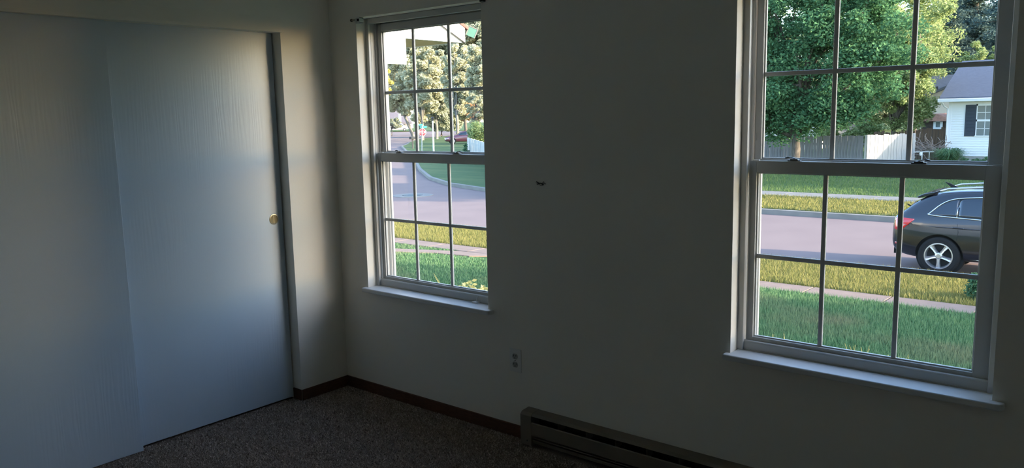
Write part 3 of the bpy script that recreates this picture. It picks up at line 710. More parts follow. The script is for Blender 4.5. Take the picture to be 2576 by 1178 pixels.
# ------------------------------------------------------------------ white house across the street
ROOF = mat('grey_shingle', (.105, .118, .150, 1), .9, .1, noise=.14, nscale=7, stretch=(1, 4, 4), bump=.5, bscale=25, bdist=.02)
SLATE = mat('shutter_blue_black', (.045, .055, .075, 1), .5, .3)
FOUND = mat('foundation_block', (.36, .35, .32, 1), .9, .1, noise=.08, nscale=5)
WGLASS = mat('house_glass', (.16, .20, .21, 1), .12, .6)
HY = 40.0; hc = at(2382, 392, 1, HY); HX0 = hc.x; HX1 = HX0+13; HZ0 = hc.z; EZ = at(2400, 256, 1, HY).z
hs_ = thing('white_house', (HX0+6, HY+4, -1.1), 'white sided house with grey roof and dark shutter across the street', 'house')
b = MB(); n = int((EZ-HZ0)/.115)+1
for i in range(n):
    z = HZ0+i*.115; zz = min(z+.115, EZ); b.prism([(HY, z), (HY-.022, z), (HY-.004, zz), (HY, zz)], HX0, HX1, 0)
    b.prism([(HX0, z), (HX0-.022, z), (HX0-.004, zz), (HX0, zz)], HY, HY+8, 1) if False else b.add([(HX0, HY, z), (HX0-.022, HY, z), (HX0-.004, HY, zz), (HX0, HY, zz), (HX0, HY+8, z), (HX0-.022, HY+8, z), (HX0-.004, HY+8, zz), (HX0, HY+8, zz)], [(0, 1, 2, 3), (7, 6, 5, 4), (1, 5, 6, 2), (0, 4, 5, 1), (2, 6, 7, 3)])
b.build('siding', WHITE, hs_)
MB().box(HX0+.01, HX1, HY+.01, HY+8, HZ0-.4, EZ).build('wall_core', WHITE, hs_)
MB().box(HX0-.01, HX1, HY-.01, HY+8, -1.5, HZ0).build('foundation', FOUND, hs_)
MB().box(HX0-.03, HX0+.09, HY-.035, HY+.01, HZ0, EZ).build('corner_trim', WHITE, hs_)
ridge = at(2420, 160, 1, HY+4.2).z; er = EZ+.10
b = MB(); b.prism([(HY-.42, er-.02), (HY+4.2, ridge), (HY+8.8, er-.02), (HY+8.8, er+.10), (HY+4.2, ridge+.13), (HY-.42, er+.10)], HX0-.38, HX1, 0); b.build('roof', ROOF, hs_)
b = MB(); b.add([(HX0-.01, HY, EZ), (HX0-.01, HY+8, EZ), (HX0-.01, HY+4.2, ridge)], [(0, 1, 2)]); b.add([(HX0+.1, HY, EZ), (HX0+.1, HY+8, EZ), (HX0+.1, HY+4.2, ridge)], [(0, 1, 2)]); b.build('gable_end', WHITE, hs_)
b = MB(); b.prism([(HY-.42, er-.10), (HY-.54, er-.10), (HY-.56, er+.03), (HY-.42, er+.05)], HX0-.42, HX1, 0); b.build('gutter', WHITE, hs_)
MB().box(HX0-.38, HX1, HY-.42, HY, er-.11, er-.085).build('soffit', WHITE, hs_)
b = MB(); b.tube([(HX0-.25, HY-.45, er-.1), (HX0-.2, HY-.2, er-.3), (HX0-.06, HY-.07, er-.42), (HX0-.06, HY-.07, HZ0-.1)], .04, 8); b.build('downspout', WHITE, hs_)
s0, s1 = at(2430, 264, 1, HY-.03), at(2453, 343, 1, HY-.03)
b = MB(); b.box(s0.x, s1.x, HY-.055, HY-.02, s1.z, s0.z)
sh = b.build('shutter', SLATE, hs_, bevel=.008)
b = MB()
for k in range(24):
    z = s1.z+.06+k*(s0.z-s1.z-.12)/24; b.prism([(HY-.058, z), (HY-.066, z+.01), (HY-.058, z+.04)], s0.x+.05, s1.x-.05, 0)
b.build('louvers', SLATE, sh)
w0, w1 = at(2456, 262, 1, HY-.03), at(2456, 344, 1, HY-.03); WX0, WX1 = w0.x, w0.x+1.12; WZ1, WZ0 = w0.z, w1.z; WM = at(2470, 303, 1, HY).z
b = MB(); fwid = .075
b.box(WX0, WX0+fwid, HY-.05, HY, WZ0, WZ1); b.box(WX1-fwid, WX1, HY-.05, HY, WZ0, WZ1); b.box(WX0, WX1, HY-.05, HY, WZ1-fwid, WZ1); b.box(WX0, WX1, HY-.06, HY, WZ0, WZ0+.05); b.box(WX0, WX1, HY-.05, HY, WM-.045, WM+.045)
wf = b.build('window_frame', WHITE, hs_)
for za, zb in ((WZ0+.05, WM-.045), (WM+.045, WZ1-fwid)):
    MB().box(WX0+fwid, WX1-fwid, HY-.028, HY-.024, za, zb).build('pane', WGLASS, wf)
    for k in (1, 2):
        x = WX0+fwid+(WX1-WX0-2*fwid)*k/3; MB().box(x-.011, x+.011, HY-.035, HY-.024, za, zb).build('muntin', WHITE, wf)
    MB().box(WX0+fwid, WX1-fwid, HY-.035, HY-.024, (za+zb)/2-.011, (za+zb)/2+.011).build('muntin', WHITE, wf)
MB().box(WX1+.02, WX1+.02+s1.x-s0.x, HY-.055, HY-.02, s1.z, s0.z).build('shutter', SLATE, hs_, bevel=.008)

# second house behind, left of the white one
BEIGE = mat('beige_siding', (.50, .47, .42, 1), .8, .2)
Y2 = 54.0
def P2(u, v): return at(u, v, 1, Y2)
h2 = thing('grey_roofed_house', (P2(2345, 290).x, Y2+3, -1.0), 'house with grey gabled roof showing between the trees and the white house', 'house')
e = P2(2330, 287); r_ = P2(2330, 203)
b = MB(); b.prism([(Y2-.4, e.z-.05), (Y2+2.6, r_.z+.25), (Y2+5.6, e.z-.05), (Y2+5.6, e.z+.1), (Y2+2.6, r_.z+.4), (Y2-.4, e.z+.1)], P2(2300, 250).x, P2(2300, 250).x+5.2, 0); b.build('roof', ROOF, h2)
b = MB(); b.box(P2(2306, 290).x, P2(2306, 290).x+4.8, Y2, Y2+5.2, -1.2, e.z); b.build('wall', BEIGE, h2)
b = MB(); b.box(P2(2306, 290).x-.4, P2(2306, 290).x+4.8, Y2-.5, Y2-.38, e.z-.10, e.z+.06); b.build('gutter', WHITE, h2)
# cross gable coming forward: ridge runs toward us
xa, xb = P2(2329, 248), P2(2400, 205); gx0 = P2(2328, 250).x; gx1 = gx0+5.0; gzb = P2(2328, 249).z; gzt = P2(2375, 203).z
b = MB(); b.prism([(gx0, gzb), (gx0, gzb+.14), ((gx0+gx1)/2, gzt+.14), (gx1, gzb+.14), (gx1, gzb), ((gx0+gx1)/2, gzt)], 0, 1, 1)
b.v = [(v[0], Y2-1.2+v[1]*5, v[2]) for v in b.v]; b.build('cross_gable_roof', ROOF, h2)
b = MB(); b.prism([(gx0+.4, e.z-.6), (gx0+.4, gzb+.25), ((gx0+gx1)/2, gzt), (gx1-.4, gzb+.25), (gx1-.4, e.z-.6)], 0, 1, 1); b.v = [(v[0], Y2-.8+v[1]*4.5, v[2]) for v in b.v]; b.build('cross_gable_wall', BEIGE, h2)
vp = P2(2362, 232); b = MB(); b.tube([(vp.x, Y2-.6, vp.z-.7), (vp.x, Y2-.6, P2(2362, 218).z)], .07, 8); b.build('vent_pipe', DARK, h2)

# shed with brown roof
SHR = mat('brown_shingle', lin(176, 130, 112), .9, .1, noise=.2, nscale=9, stretch=(1, 3, 3))
SHW = mat('dark_shed_wall', lin(86, 76, 70), .9, .1, noise=.2, nscale=6)
Y3 = 46.0
def P3(u, v): return at(u, v, 1, Y3)
sx0, sx1 = P3(2318, 310).x, P3(2383, 310).x; sz = P3(2345, 305).z; st_ = P3(2350, 286).z
sd_ = thing('garden_shed', ((sx0+sx1)/2, Y3+1.2, -1.1), 'dark shed with brown curved roof and white framed window beside white house', 'shed')
b = MB(); pf = []
for k in range(9):
    t = k/8; pf.append((sx0-.15+(sx1-sx0+.3)*t, sz+(st_-sz)*math.sin(math.pi*t)**.8))
b.prism(pf, 0, 1, 1); b.v = [(v[0], Y3-.3+v[1]*3, v[2]) for v in b.v]; b.build('roof', SHR, sd_)
MB().box(sx0, sx1, Y3, Y3+2.4, -1.2, sz).build('wall', SHW, sd_)
q0, q1 = P3(2349, 303), P3(2371, 325)
b = MB(); fw2 = .12
b.box(q0.x, q0.x+fw2, Y3-.06, Y3, q1.z, q0.z); b.box(q1.x-fw2, q1.x, Y3-.06, Y3, q1.z, q0.z); b.box(q0.x, q1.x, Y3-.06, Y3, q0.z-.08, q0.z); b.box(q0.x, q1.x, Y3-.07, Y3, q1.z, q1.z+.10)
wf = b.build('window_frame', WHITE, sd_); MB().box(q0.x+fw2, q1.x-fw2, Y3-.03, Y3-.02, q1.z+.1, q0.z-.08).build('pane', WGLASS, wf)
# neighbour house glimpsed below the maple
Y4 = 50.0; a = at(1890, 345, 1, Y4); c = at(2068, 318, 1, Y4)
bh = thing('beige_house', ((a.x+c.x)/2, Y4+3, -1), 'sunlit beige house glimpsed under the maple above the grey fence', 'house')
MB().box(a.x-3, c.x, Y4, Y4+7, -1.2, c.z+.6).build('wall', BEIGE, bh)
b = MB(); b.prism([(Y4-.5, c.z+.55), (Y4+3.5, c.z+2.3), (Y4+7.5, c.z+.55)], a.x-3.4, c.x+.4, 0); b.build('roof', ROOF, bh)
wx = at(1965, 330, 1, Y4).x; MB().box(wx-.5, wx+.5, Y4-.04, Y4, .2, 1.1).build('window', WGLASS, bh)

# planting in front of the white house
OGR = leaf_mat('ornamental_grass_blade', (.07, .16, .08, 1), (.20, .33, .17, 1), .3)
p = at(2386, 406, 1, 38.3)
og = thing('ornamental_grass', (p.x, 38.3, gfar(p.x, 38.3)), 'arching green ornamental grass clump at the white house corner', 'plant')
n = 700; a = RNG.uniform(0, 2*np.pi, n); r0 = RNG.uniform(0, .3, n); sp = RNG.uniform(.2, 1.0, n); hh = RNG.uniform(.35, .78, n)*1.05
bx, by = np.cos(a)*r0, np.sin(a)*r0; V = np.empty((n, 5, 3)); wd_ = .022
pa = np.stack([-np.sin(a), np.cos(a)], 1)*wd_*.5
V[:, 0] = np.stack([bx-pa[:, 0], by-pa[:, 1], 0*a], 1); V[:, 1] = np.stack([bx+pa[:, 0], by+pa[:, 1], 0*a], 1)
V[:, 2] = np.stack([bx+np.cos(a)*sp*.45+pa[:, 0], by+np.sin(a)*sp*.45+pa[:, 1], hh], 1); V[:, 3] = np.stack([bx+np.cos(a)*sp*.45-pa[:, 0], by+np.sin(a)*sp*.45-pa[:, 1], hh], 1)
V[:, 4] = np.stack([bx+np.cos(a)*sp, by+np.sin(a)*sp, hh*.72], 1)
q = np.arange(5*n).reshape(-1, 5); Ft = np.concatenate([q[:, [0, 1, 2]], q[:, [0, 2, 3]], q[:, [3, 2, 4]]])
o = np_mesh('grass_blades', V.reshape(-1, 3), Ft, OGR, og); o['kind'] = 'stuff'
for u, v, s, lb in ((2425, 404, .22, 'small green plant along the foundation of the white house'), (2452, 405, .2, 'second small green plant along the white house foundation, beneath the window'), (2480, 408, .25, 'rightmost low plant along the white house foundation')):
    p = at(u, v, 1, 39.3); gz_ = gfar(p.x, 39.3); t = thing('foundation_plant', (p.x, 39.3, gz_), lb, 'plant', 'low plants along the white house')
    b = MB(); b.tube([(p.x, 39.3, gz_-.05), (p.x, 39.3, gz_+.15)], .015, 5); b.build('stem', BARK, t)
    cloud('foliage', ell(8, (p.x, 39.3, gz_+s*.7), (s, s*.7, s*.6)), np.full(8, .1), 350, .07, OGR, t)
b = MB(); rr = random.Random(9)
for k in range(60):
    p = at(rr.uniform(2292, 2366), rr.uniform(368, 388), 1, 39.2+rr.uniform(-.4, .4)); pts = [p.copy()]; d = Vector((rr.uniform(-1, 1), rr.uniform(-.3, .3), rr.uniform(-.1, 1))).normalized()
    for q_ in range(4): p = p+d*rr.uniform(.1, .24); d = (d+Vector((rr.uniform(-.6, .6), rr.uniform(-.3, .3), rr.uniform(-.5, .3)))).normalized(); pts.append(p.copy())
    b.tube(pts, .013, 5)
pb_ = thing('brush_pile', (at(2335, 380, 1, 39.6).x, 39.6, gfar(-6, 39.6)), 'bare tangled brush in front of the brown fence', 'brush'); o = b.build('twigs', mat('dead_twig', (.30, .25, .23, 1), .9, .1), pb_); o['kind'] = 'stuff'
fr = thing('wire_trellis', (at(2328, 392, 1, 38.2).x, 38.2, gfar(-6, 38.2)), 'low white wire garden frame on the lawn beside the ornamental grass', 'frame')
p0, p1 = at(2320, 383, 1, 38.2), at(2338, 382, 1, 38.2)
for p in (p0, p1):
    b = MB(); b.tube([(p.x, 38.2, -1.2), (p.x, 38.2, p.z)], .018, 6); b.build('post', WHITE, fr)
b = MB(); b.tube([(p0.x-.35, 38.2, p0.z), (p1.x+.2, 38.2, p1.z)], .016, 6); b.build('rail', WHITE, fr)
p = at(2317, 388, 1, 38.2); b = MB(); b.lathe([(.05, -.06), (.07, .05), (.03, .08)], (p.x, 38.15, p.z), 2, 10); b.build('lantern', WHITE, fr)

# ------------------------------------------------------------------ far scene through the left window
def ground(u, v, z=-1.478):
    return at(u, v, 2, z)
STEEL = mat('galvanised_post', (.38, .38, .36, 1), .5, .4, metal=.3)
RED = mat('sign_red', (.55, .035, .045, 1), .5, .4)
SWHITE = mat('sign_white', (.85, .85, .85, 1), .5, .3)
SGREEN = mat('sign_green', (.10, .42, .33, 1), .5, .3)
g0 = ground(1061, 386)
dep = (g0-CAM).dot(FW)
sc_ = atd(1062.5, 333, dep); R_ = 10.0*dep/F_PX
fx = Vector((CAM.x-sc_.x, CAM.y-sc_.y, 0)).normalized(); sx_ = Vector((-fx.y, fx.x, 0))   # facing us; sx_ to the right as we see it
if sx_.dot(RT) < 0: sx_ = -sx_
ss = thing('stop_sign', (g0.x, g0.y, g0.z), 'red octagonal STOP sign on a post at the far street corner', 'sign')
b = MB(); b.tube([(g0.x-fx.x*.05, g0.y-fx.y*.05, g0.z-.2), (sc_.x-fx.x*.05, sc_.y-fx.y*.05, sc_.z+R_*1.7)], .045, 8); b.build('post', STEEL, ss)
def octa(r, t0, t1, m, nm):
    b = MB(); P = [];
    for t in (t0, t1):
        for k in range(8):
            q = math.pi/8+k*math.pi/4; P.append(sc_+sx_*(r*math.cos(q))+Vector((0, 0, r*math.sin(q)))+fx*t)
    b.add(P, [tuple(range(7, -1, -1)), tuple(range(8, 16))]+[(k, (k+1) % 8, 8+(k+1) % 8, 8+k) for k in range(8)]); return b.build(nm, m, ss)
octa(R_, 0, .012, SWHITE, 'border'); octa(R_*.945, .012, .018, RED, 'face')
tc = bpy.data.curves.new('stop_text', 'FONT'); tc.body = 'STOP'; tc.align_x = 'CENTER'; tc.align_y = 'CENTER'; tc.size = R_*.86; tc.extrude = .004; tc.offset = .006
to = bpy.data.objects.new('tmp', tc); COL.objects.link(to); bpy.context.view_layer.update()
tm = bpy.data.meshes.new_from_object(to.evaluated_get(bpy.context.evaluated_depsgraph_get())); bpy.data.objects.remove(to)
tm.materials.clear(); tm.materials.append(SWHITE)
mt = Matrix((sx_, Vector((0, 0, 1)), fx)).transposed().to_4x4(); mt.translation = sc_+fx*.024-Vector(g0)
tm.transform(mt); to = bpy.data.objects.new('lettering', tm); COL.objects.link(to); to.parent = ss
bl = sc_+Vector((0, 0, R_*1.32)); b = MB()
for (dx, dz, w_, h_, t) in ((.10, .0, .36, .075, .0), (-.10, .18, .20, .07, .04)):
    c = bl+sx_*dx+Vector((0, 0, dz)); P = []
    for tt in (t-.01, t+.01):
        for (x, z) in ((-w_, -h_), (w_, -h_), (w_, h_), (-w_, h_)): P.append(c+sx_*x*.8+fx*(tt+x*.3)+Vector((0, 0, z)))
    b.add(P, [(0, 3, 2, 1), (4, 5, 6, 7), (0, 1, 5, 4), (1, 2, 6, 5), (2, 3, 7, 6), (3, 0, 4, 7)])
b.build('street_name_blades', SGREEN, ss)

g1 = ground(1091, 381); d1_ = (g1-CAM).dot(FW); t1 = atd(1085.5, 304, d1_)
lp_ = thing('lamp_post', tuple(g1), 'slender white lamp post with dark lantern top on the far corner lawn', 'lamp post')
b = MB(); b.lathe([(.085, -.1), (.075, .4), (.06, t1.z-g1.z)], tuple(g1), 2, 12); b.build('pole', SWHITE, lp_, smooth=True)
b = MB(); b.lathe([(.06, t1.z-g1.z), (.11, t1.z-g1.z+.04), (.13, t1.z-g1.z+.22), (.17, t1.z-g1.z+.26), (.05, t1.z-g1.z+.36)], tuple(g1), 2, 10); b.build('lantern', DARK, lp_)
def mailbox(label, u, v, m, s=1.0, z=-1.478, pm=BARK):
    p = ground(u, v, z); d_ = (p-CAM).dot(FW); k = d_/F_PX
    t = thing('mailbox', tuple(p), label, 'mailbox')
    b = MB(); b.box(p.x-.05*s, p.x+.05*s, p.y-.05*s, p.y+.05*s, p.z-.1, p.z+.95*s); b.build('post', pm, t)
    b = MB(); pr_ = [(-.16*s, 0), (.16*s, 0), (.16*s, .16*s), (.10*s, .26*s), (-.10*s, .26*s), (-.16*s, .16*s)]
    b.prism([(p.x+a, p.z+.95*s+c) for a, c in pr_], p.y-.3*s, p.y+.3*s, 1); b.build('box', m, t)
mailbox('small dark mailbox on a thin post on the corner lawn left of the stop sign', 1038.5, 374, DARK, .95)
pw = ground(1007, 326, -1.45)
wp = thing('white_pillar', tuple(pw), 'white post with broad base on the distant lawn before the lilac roof', 'pillar')
MB().box(pw.x-.22, pw.x+.22, pw.y-.22, pw.y+.22, pw.z, pw.z+3.8).build('post', SWHITE, wp, bevel=.02)
MB().box(pw.x-.55, pw.x+.55, pw.y-.5, pw.y+.5, pw.z-.1, pw.z+1.0).build('base', SWHITE, wp, bevel=.02)

# distant house with lilac grey roof
LIL = mat('lilac_shingle', (.135, .12, .135, 1), .9, .1, noise=.08, nscale=4)
hp = ground(1010, 324, -1.45)
dd = (hp-CAM).dot(FW); k = dd/F_PX
lh = thing('distant_house', tuple(hp), 'distant house with large lilac grey roof left behind the far trees', 'house')
def lx(u, v, back=0): return atd(u, v, dd+back)
b = MB()
e0, e1, r0_, r1_ = lx(930, 314), lx(1036, 312), lx(925, 250, 9), lx(1000, 262, 9)
b.add([e0, e1, r1_, r0_], [(0, 1, 2, 3)]); up_ = Vector((0, 0, .5)); b.add([e0+up_, e1+up_, r1_+up_, r0_+up_], [(3, 2, 1, 0)]); b.add([e0, e1, e1+up_, e0+up_], [(0, 1, 2, 3)]); b.add([e1, r1_, r1_+up_, e1+up_], [(0, 1, 2, 3)])
b.build('roof', LIL, lh)
wl0, wl1 = lx(932, 314, 1.5), lx(1033, 312, 1.5); b = MB(); P = []
for p in (wl0, wl1): P += [Vector((p.x, p.y, hp.z-.5)), Vector((p.x, p.y, p.z+.2))]
n_ = Vector((FW.x, FW.y, 0))*6; P += [q+n_ for q in P]
b.add(P, [(0, 2, 3, 1), (4, 5, 7, 6), (0, 1, 5, 4), (2, 6, 7, 3), (1, 3, 7, 5)]); b.build('wall', mat('lilac_wall', (.26, .25, .27, 1), .8, .2), lh)
gp0, gp1 = lx(1006, 323, .9), lx(1030, 315, .9)

def T(label, u, v, t, cu0, cu1, cv0, cv1, m, n, ncl=70, ls=.3, bark=BARK, lean=(0, 0), inner=.3, deep=.7, tr=.16, cl=None, grp=None):
    """far tree placed by where its foot and crown stand: distance t along the view"""
    k = t/F_PX; b0 = atd(u, v, t); b0.z = -1.5
    c = atd((cu0+cu1)/2, (cv0+cv1)/2, t); rx = (cu1-cu0)/2*k; rz = (cv1-cv0)/2*k
    return tree(label, tuple(b0), tr, max(-.6, c.z-rz*.75), tuple(c), (rx, rx*deep, rz), ncl, cl or rx*.2, n, ls, m, bark, lean=lean, nbr=12, inner=inner, group=grp)
T('pale trunked olive tree leaning over the distant lilac roof', 1040, 318, 112, 948, 1062, 150, 290, OLIVE, 22000, 90, .40, BARKL, tr=.22, lean=(-1.2, -1.0))
T('broad olive tree right behind the stop sign', 1062, 318, 104, 1010, 1120, 112, 318, OLIVE, 32000, 120, .38, BARKL, tr=.2)
T('dusky olive tree behind the lamp post', 1098, 320, 108, 1060, 1150, 130, 322, OLIVED, 26000, 100, .38, BARKL, tr=.2)
T('tall olive tree with pale branches left of the board fence', 1150, 318, 98, 1110, 1200, 105, 300, OLIVE, 28000, 110, .34, BARKL, tr=.2)
T('olive tree standing above the pale board fence', 1205, 318, 92, 1165, 1260, 100, 305, OLIVE, 28000, 110, .32, BARKL, tr=.2)
T('rust tinted small tree with forked dark trunk above the red car', 1171, 334, 99, 1140, 1206, 240, 305, RUST, 4200, 36, .28, BARK, tr=.20)
T('olive green low tree right of the forked trunk', 1195, 338, 90, 1172, 1222, 235, 318, OLIVE, 5200, 40, .28, BARK, tr=.12)
T('gold leaved tree at the far left edge of the left window', 968, 326, 96, 940, 990, 165, 250, YELL, 5500, 36, .3, BARK, tr=.15)
T('dark leafy trees filling in behind the lamp post, lower row', 1110, 324, 122, 1040, 1190, 220, 328, OLIVED, 24000, 110, .5, tr=.15)
T('dark shrubby trees at the distant house', 985, 326, 135, 972, 1012, 292, 326, OLIVED, 3500, 25, .35, tr=.1)
T('high dark woodland tree behind the green ornament', 1195, 318, 135, 1110, 1300, 10, 230, OLIVED, 42000, 170, .62, tr=.4)
T('high woodland tree behind the porch soffit', 1060, 318, 140, 950, 1160, 40, 240, OLIVED, 42000, 170, .62, tr=.4)
T('woodland tree behind the gold tree', 970, 318, 138, 890, 1020, 80, 260, OLIVED, 24000, 100, .6, tr=.4)
T('low woodland behind the beige house and grey fence', 1950, 322, 100, 1860, 2070, 170, 325, OLIVED, 16000, 90, .55, tr=.3)
T('low woodland behind the sunlit fence section', 2190, 322, 104, 2060, 2330, 180, 325, OLIVED, 18000, 100, .55, tr=.3)
for k, (x, y) in enumerate(((-57, 128), (-44, 122), (-31, 120), (-17, 124))):
    tree('woodland tree hidden behind the wall between the two windows', (x, y, -1.5), .3, 2.2, (x, y, 6.5), (7.0, 3.6, 7.0), 110, 1.3, 10000, .75, OLIVED, nbr=8, group='woodland behind the corner lot')
# pale board fence and its shrub
fA, fB = at(1177, 392, 2, -1.478), None
dA = (fA-CAM).dot(FW); zt = atd(1177, 346, dA).z
d = FW + RT*((1224-IW/2)/F_PX) + UP*((IH/2-359.5)/F_PX); fB = CAM+d*((zt-CAM.z)/d.z)
fe = fB+(fB-fA.lerp(fB, 0))*.0
fence('wooden_fence', 'pale grey board fence running off behind the right side of the left window', (fA.x, fA.y), (fB.x+(fB.x-fA.x)*1.5, fB.y+(fB.y-fA.y)*1.5), zt, zt, -1.5, .16, PALEW, jit=.012)
p = at(1204, 345, 2, -1.0); t_ = dA+2.5; k = t_/F_PX
sb_ = atd(1200, 392, t_); sbz = thing('fence_shrub', (sb_.x, sb_.y, -1.5), 'tall yellow green shrub rising over the pale board fence', 'shrub'); 
cs = [tuple(atd(u, v, t_+RNG.uniform(-.6, .6))) for u, v in zip(RNG.uniform(1184, 1226, 34), RNG.uniform(306, 358, 34)) if v > 306+abs(u-1204)*.9]
b = MB(); b.tube([(sb_.x, sb_.y, -1.6), tuple(atd(1203, 330, t_))], [.05, .015], 6); b.build('stem', BARK, sbz); cloud('foliage', cs, np.full(len(cs), .38), 4200, .17, YTREE, sbz, 1)
sb2 = atd(1174, 388, dA-2.2); sbz = thing('fence_shrub', (sb2.x, sb2.y, -1.5), 'small dark bush at the left end of the pale board fence', 'shrub')
b = MB(); b.tube([(sb2.x, sb2.y, -1.6), (sb2.x, sb2.y, -1.0)], .03, 6); b.build('stem', BARK, sbz); cloud('foliage', ell(12, tuple(atd(1174, 378, dA-2.2)), (.2, .2, .5)), np.full(12, .18), 1100, .12, GBUSH, sbz, 1)

# ------------------------------------------------------------------ cars
PAINT = mat('car_paint_black', (.005, .006, .010, 1), .28, .5, coat=1.0)
CGLASS = mat('car_glass', (.012, .02, .03, 1), .06, .6, coat=.6)
CHROME = mat('car_chrome', (.75, .75, .75, 1), .18, .5, metal=1)
ALLOY = mat('alloy_rim', (.62, .62, .64, 1), .3, .5, metal=.85)
TIRE = mat('tire_rubber', (.014, .014, .015, 1), .8, .2)
PLD = mat('black_plastic', (.015, .016, .017, 1), .7, .2)
LRED = mat('lamp_red', (.55, .02, .02, 1), .2, .6, coat=.8)
def car_body(name, st, m, parent, hubs, hr, width_seg=1):
    """st: stations (x, z_bottom, z_belt, z_roof, w_bottom, w_mid, w_belt, w_roof)"""
    rows = []
    for (x, zb, zl, zr, wb, wm, wl_, wr) in st:
        half = [(0, zb), (wb*.7, zb), (wb, zb+.06), (wm, zb+(zl-zb)*.35), (wm, zb+(zl-zb)*.72), (wl_, zl), (wl_-(wl_-wr)*.5, zl+(zr-zl)*.52), (wr, zr-(zr-zl)*.10), (wr*.82, zr-.012), (0, zr)]
        row = [(x, -y, z) for y, z in half]+[(x, y, z) for y, z in reversed(half[1:-1])]
        rows.append(row)
    n = len(rows[0]); V = [p for r in rows for p in r]; F = []
    for i in range(len(rows)-1):
        for k in range(n): F.append((i*n+k, i*n+(k+1) % n, (i+1)*n+(k+1) % n, (i+1)*n+k))
    F += [tuple(range(n)), tuple(range((len(rows)-1)*n, len(rows)*n))]
    b = MB(); b.add(V, F); o = b.build(name, m)
    sd_ = o.modifiers.new('s', 'SUBSURF'); sd_.levels = 2; sd_.render_levels = 2
    bpy.context.view_layer.update()
    me0 = bpy.data.meshes.new_from_object(o.evaluated_get(bpy.context.evaluated_depsgraph_get()))
    bm = bmesh.new(); bm.from_mesh(me0); tree_ = BVHTree.FromBMesh(bm); bm.free()
    cuts = []
    for hx in hubs:
        for sgn in (-1, 1):
            c = MB(); c.lathe([(hr, -.2), (hr, .2)], (hx[0], sgn*(st[len(st)//2][5]-.10), hx[1]), 1, 40); co = c.build('tmpcut', m); cuts.append(co)
            md = o.modifiers.new('b', 'BOOLEAN'); md.object = co; md.operation = 'DIFFERENCE'; md.solver = 'EXACT'
    bpy.context.view_layer.update()
    me = bpy.data.meshes.new_from_object(o.evaluated_get(bpy.context.evaluated_depsgraph_get()))
    for c in cuts: bpy.data.objects.remove(c)
    o.modifiers.clear(); o.data = me; me.materials.clear(); me.materials.append(m)
    for p in me.polygons: p.use_smooth = True
    o.parent = parent
    e = o.modifiers.new('e', 'EDGE_SPLIT'); e.split_angle = math.radians(38)
    return o, tree_
def side_y(tr, x, z, sgn):
    h = tr.ray_cast(Vector((x, sgn*4, z)), Vector((0, -sgn, 0)))
    return h[0].y if h[0] is not None else None
def side_patch(tr, name, m, parent, xs, top, bot, sgn, off=.006, rows=6):
    """panel lying on the body side between two curves"""
    V = []; F = []; n = rows+1
    for x in xs:
        zt_, zb_ = top(x), bot(x)
        for j in range(n):
            z = zb_+(zt_-zb_)*j/rows; y = side_y(tr, x, z, sgn)
            V.append((x, (y if y is not None else sgn*.8)+sgn*off, z))
    for i in range(len(xs)-1):
        for j in range(rows): F.append((i*n+j, i*n+j+1, (i+1)*n+j+1, (i+1)*n+j))
    k = len(V); V2 = [(x, y-sgn*.012, z) for x, y, z in V]
    bd = [i*n for i in range(len(xs))]+[(len(xs)-1)*n+j for j in range(1, n)]+[i*n+rows for i in range(len(xs)-2, -1, -1)]+[j for j in range(rows-1, 0, -1)]
    F += [(bd[i], bd[(i+1) % len(bd)], bd[(i+1) % len(bd)]+k, bd[i]+k) for i in range(len(bd))]
    b = MB(); b.add(V+V2, F); o = b.build(name, m, smooth=True); o.parent = parent; return o
def side_line(tr, name, m, parent, pts, sgn, r=.008, off=.004):
    P = []
    for x, z in pts:
        y = side_y(tr, x, z, sgn)
        if y is not None: P.append((x, y+sgn*off, z))
    b = MB(); b.tube(P, r, 6); o = b.build(name, m, smooth=True); o.parent = parent; return o
def interp(pts):
    X_ = [p[0] for p in pts]; Z_ = [p[1] for p in pts]
    return lambda x: float(np.interp(x, X_, Z_))
def spline(pts, n=6):
    out = []; P = [Vector((p[0], p[1])) for p in pts]
    for i in range(len(P)-1):
        a, b_, c, d_ = P[max(i-1, 0)], P[i], P[i+1], P[min(i+2, len(P)-1)]
        for k in range(n):
            t = k/n; out.append(.5*((2*b_)+(c-a)*t+(2*a-5*b_+4*c-d_)*t*t+(3*b_-a-3*c+d_)*t**3))
    out.append(P[-1]); return [(p.x, p.y) for p in out]
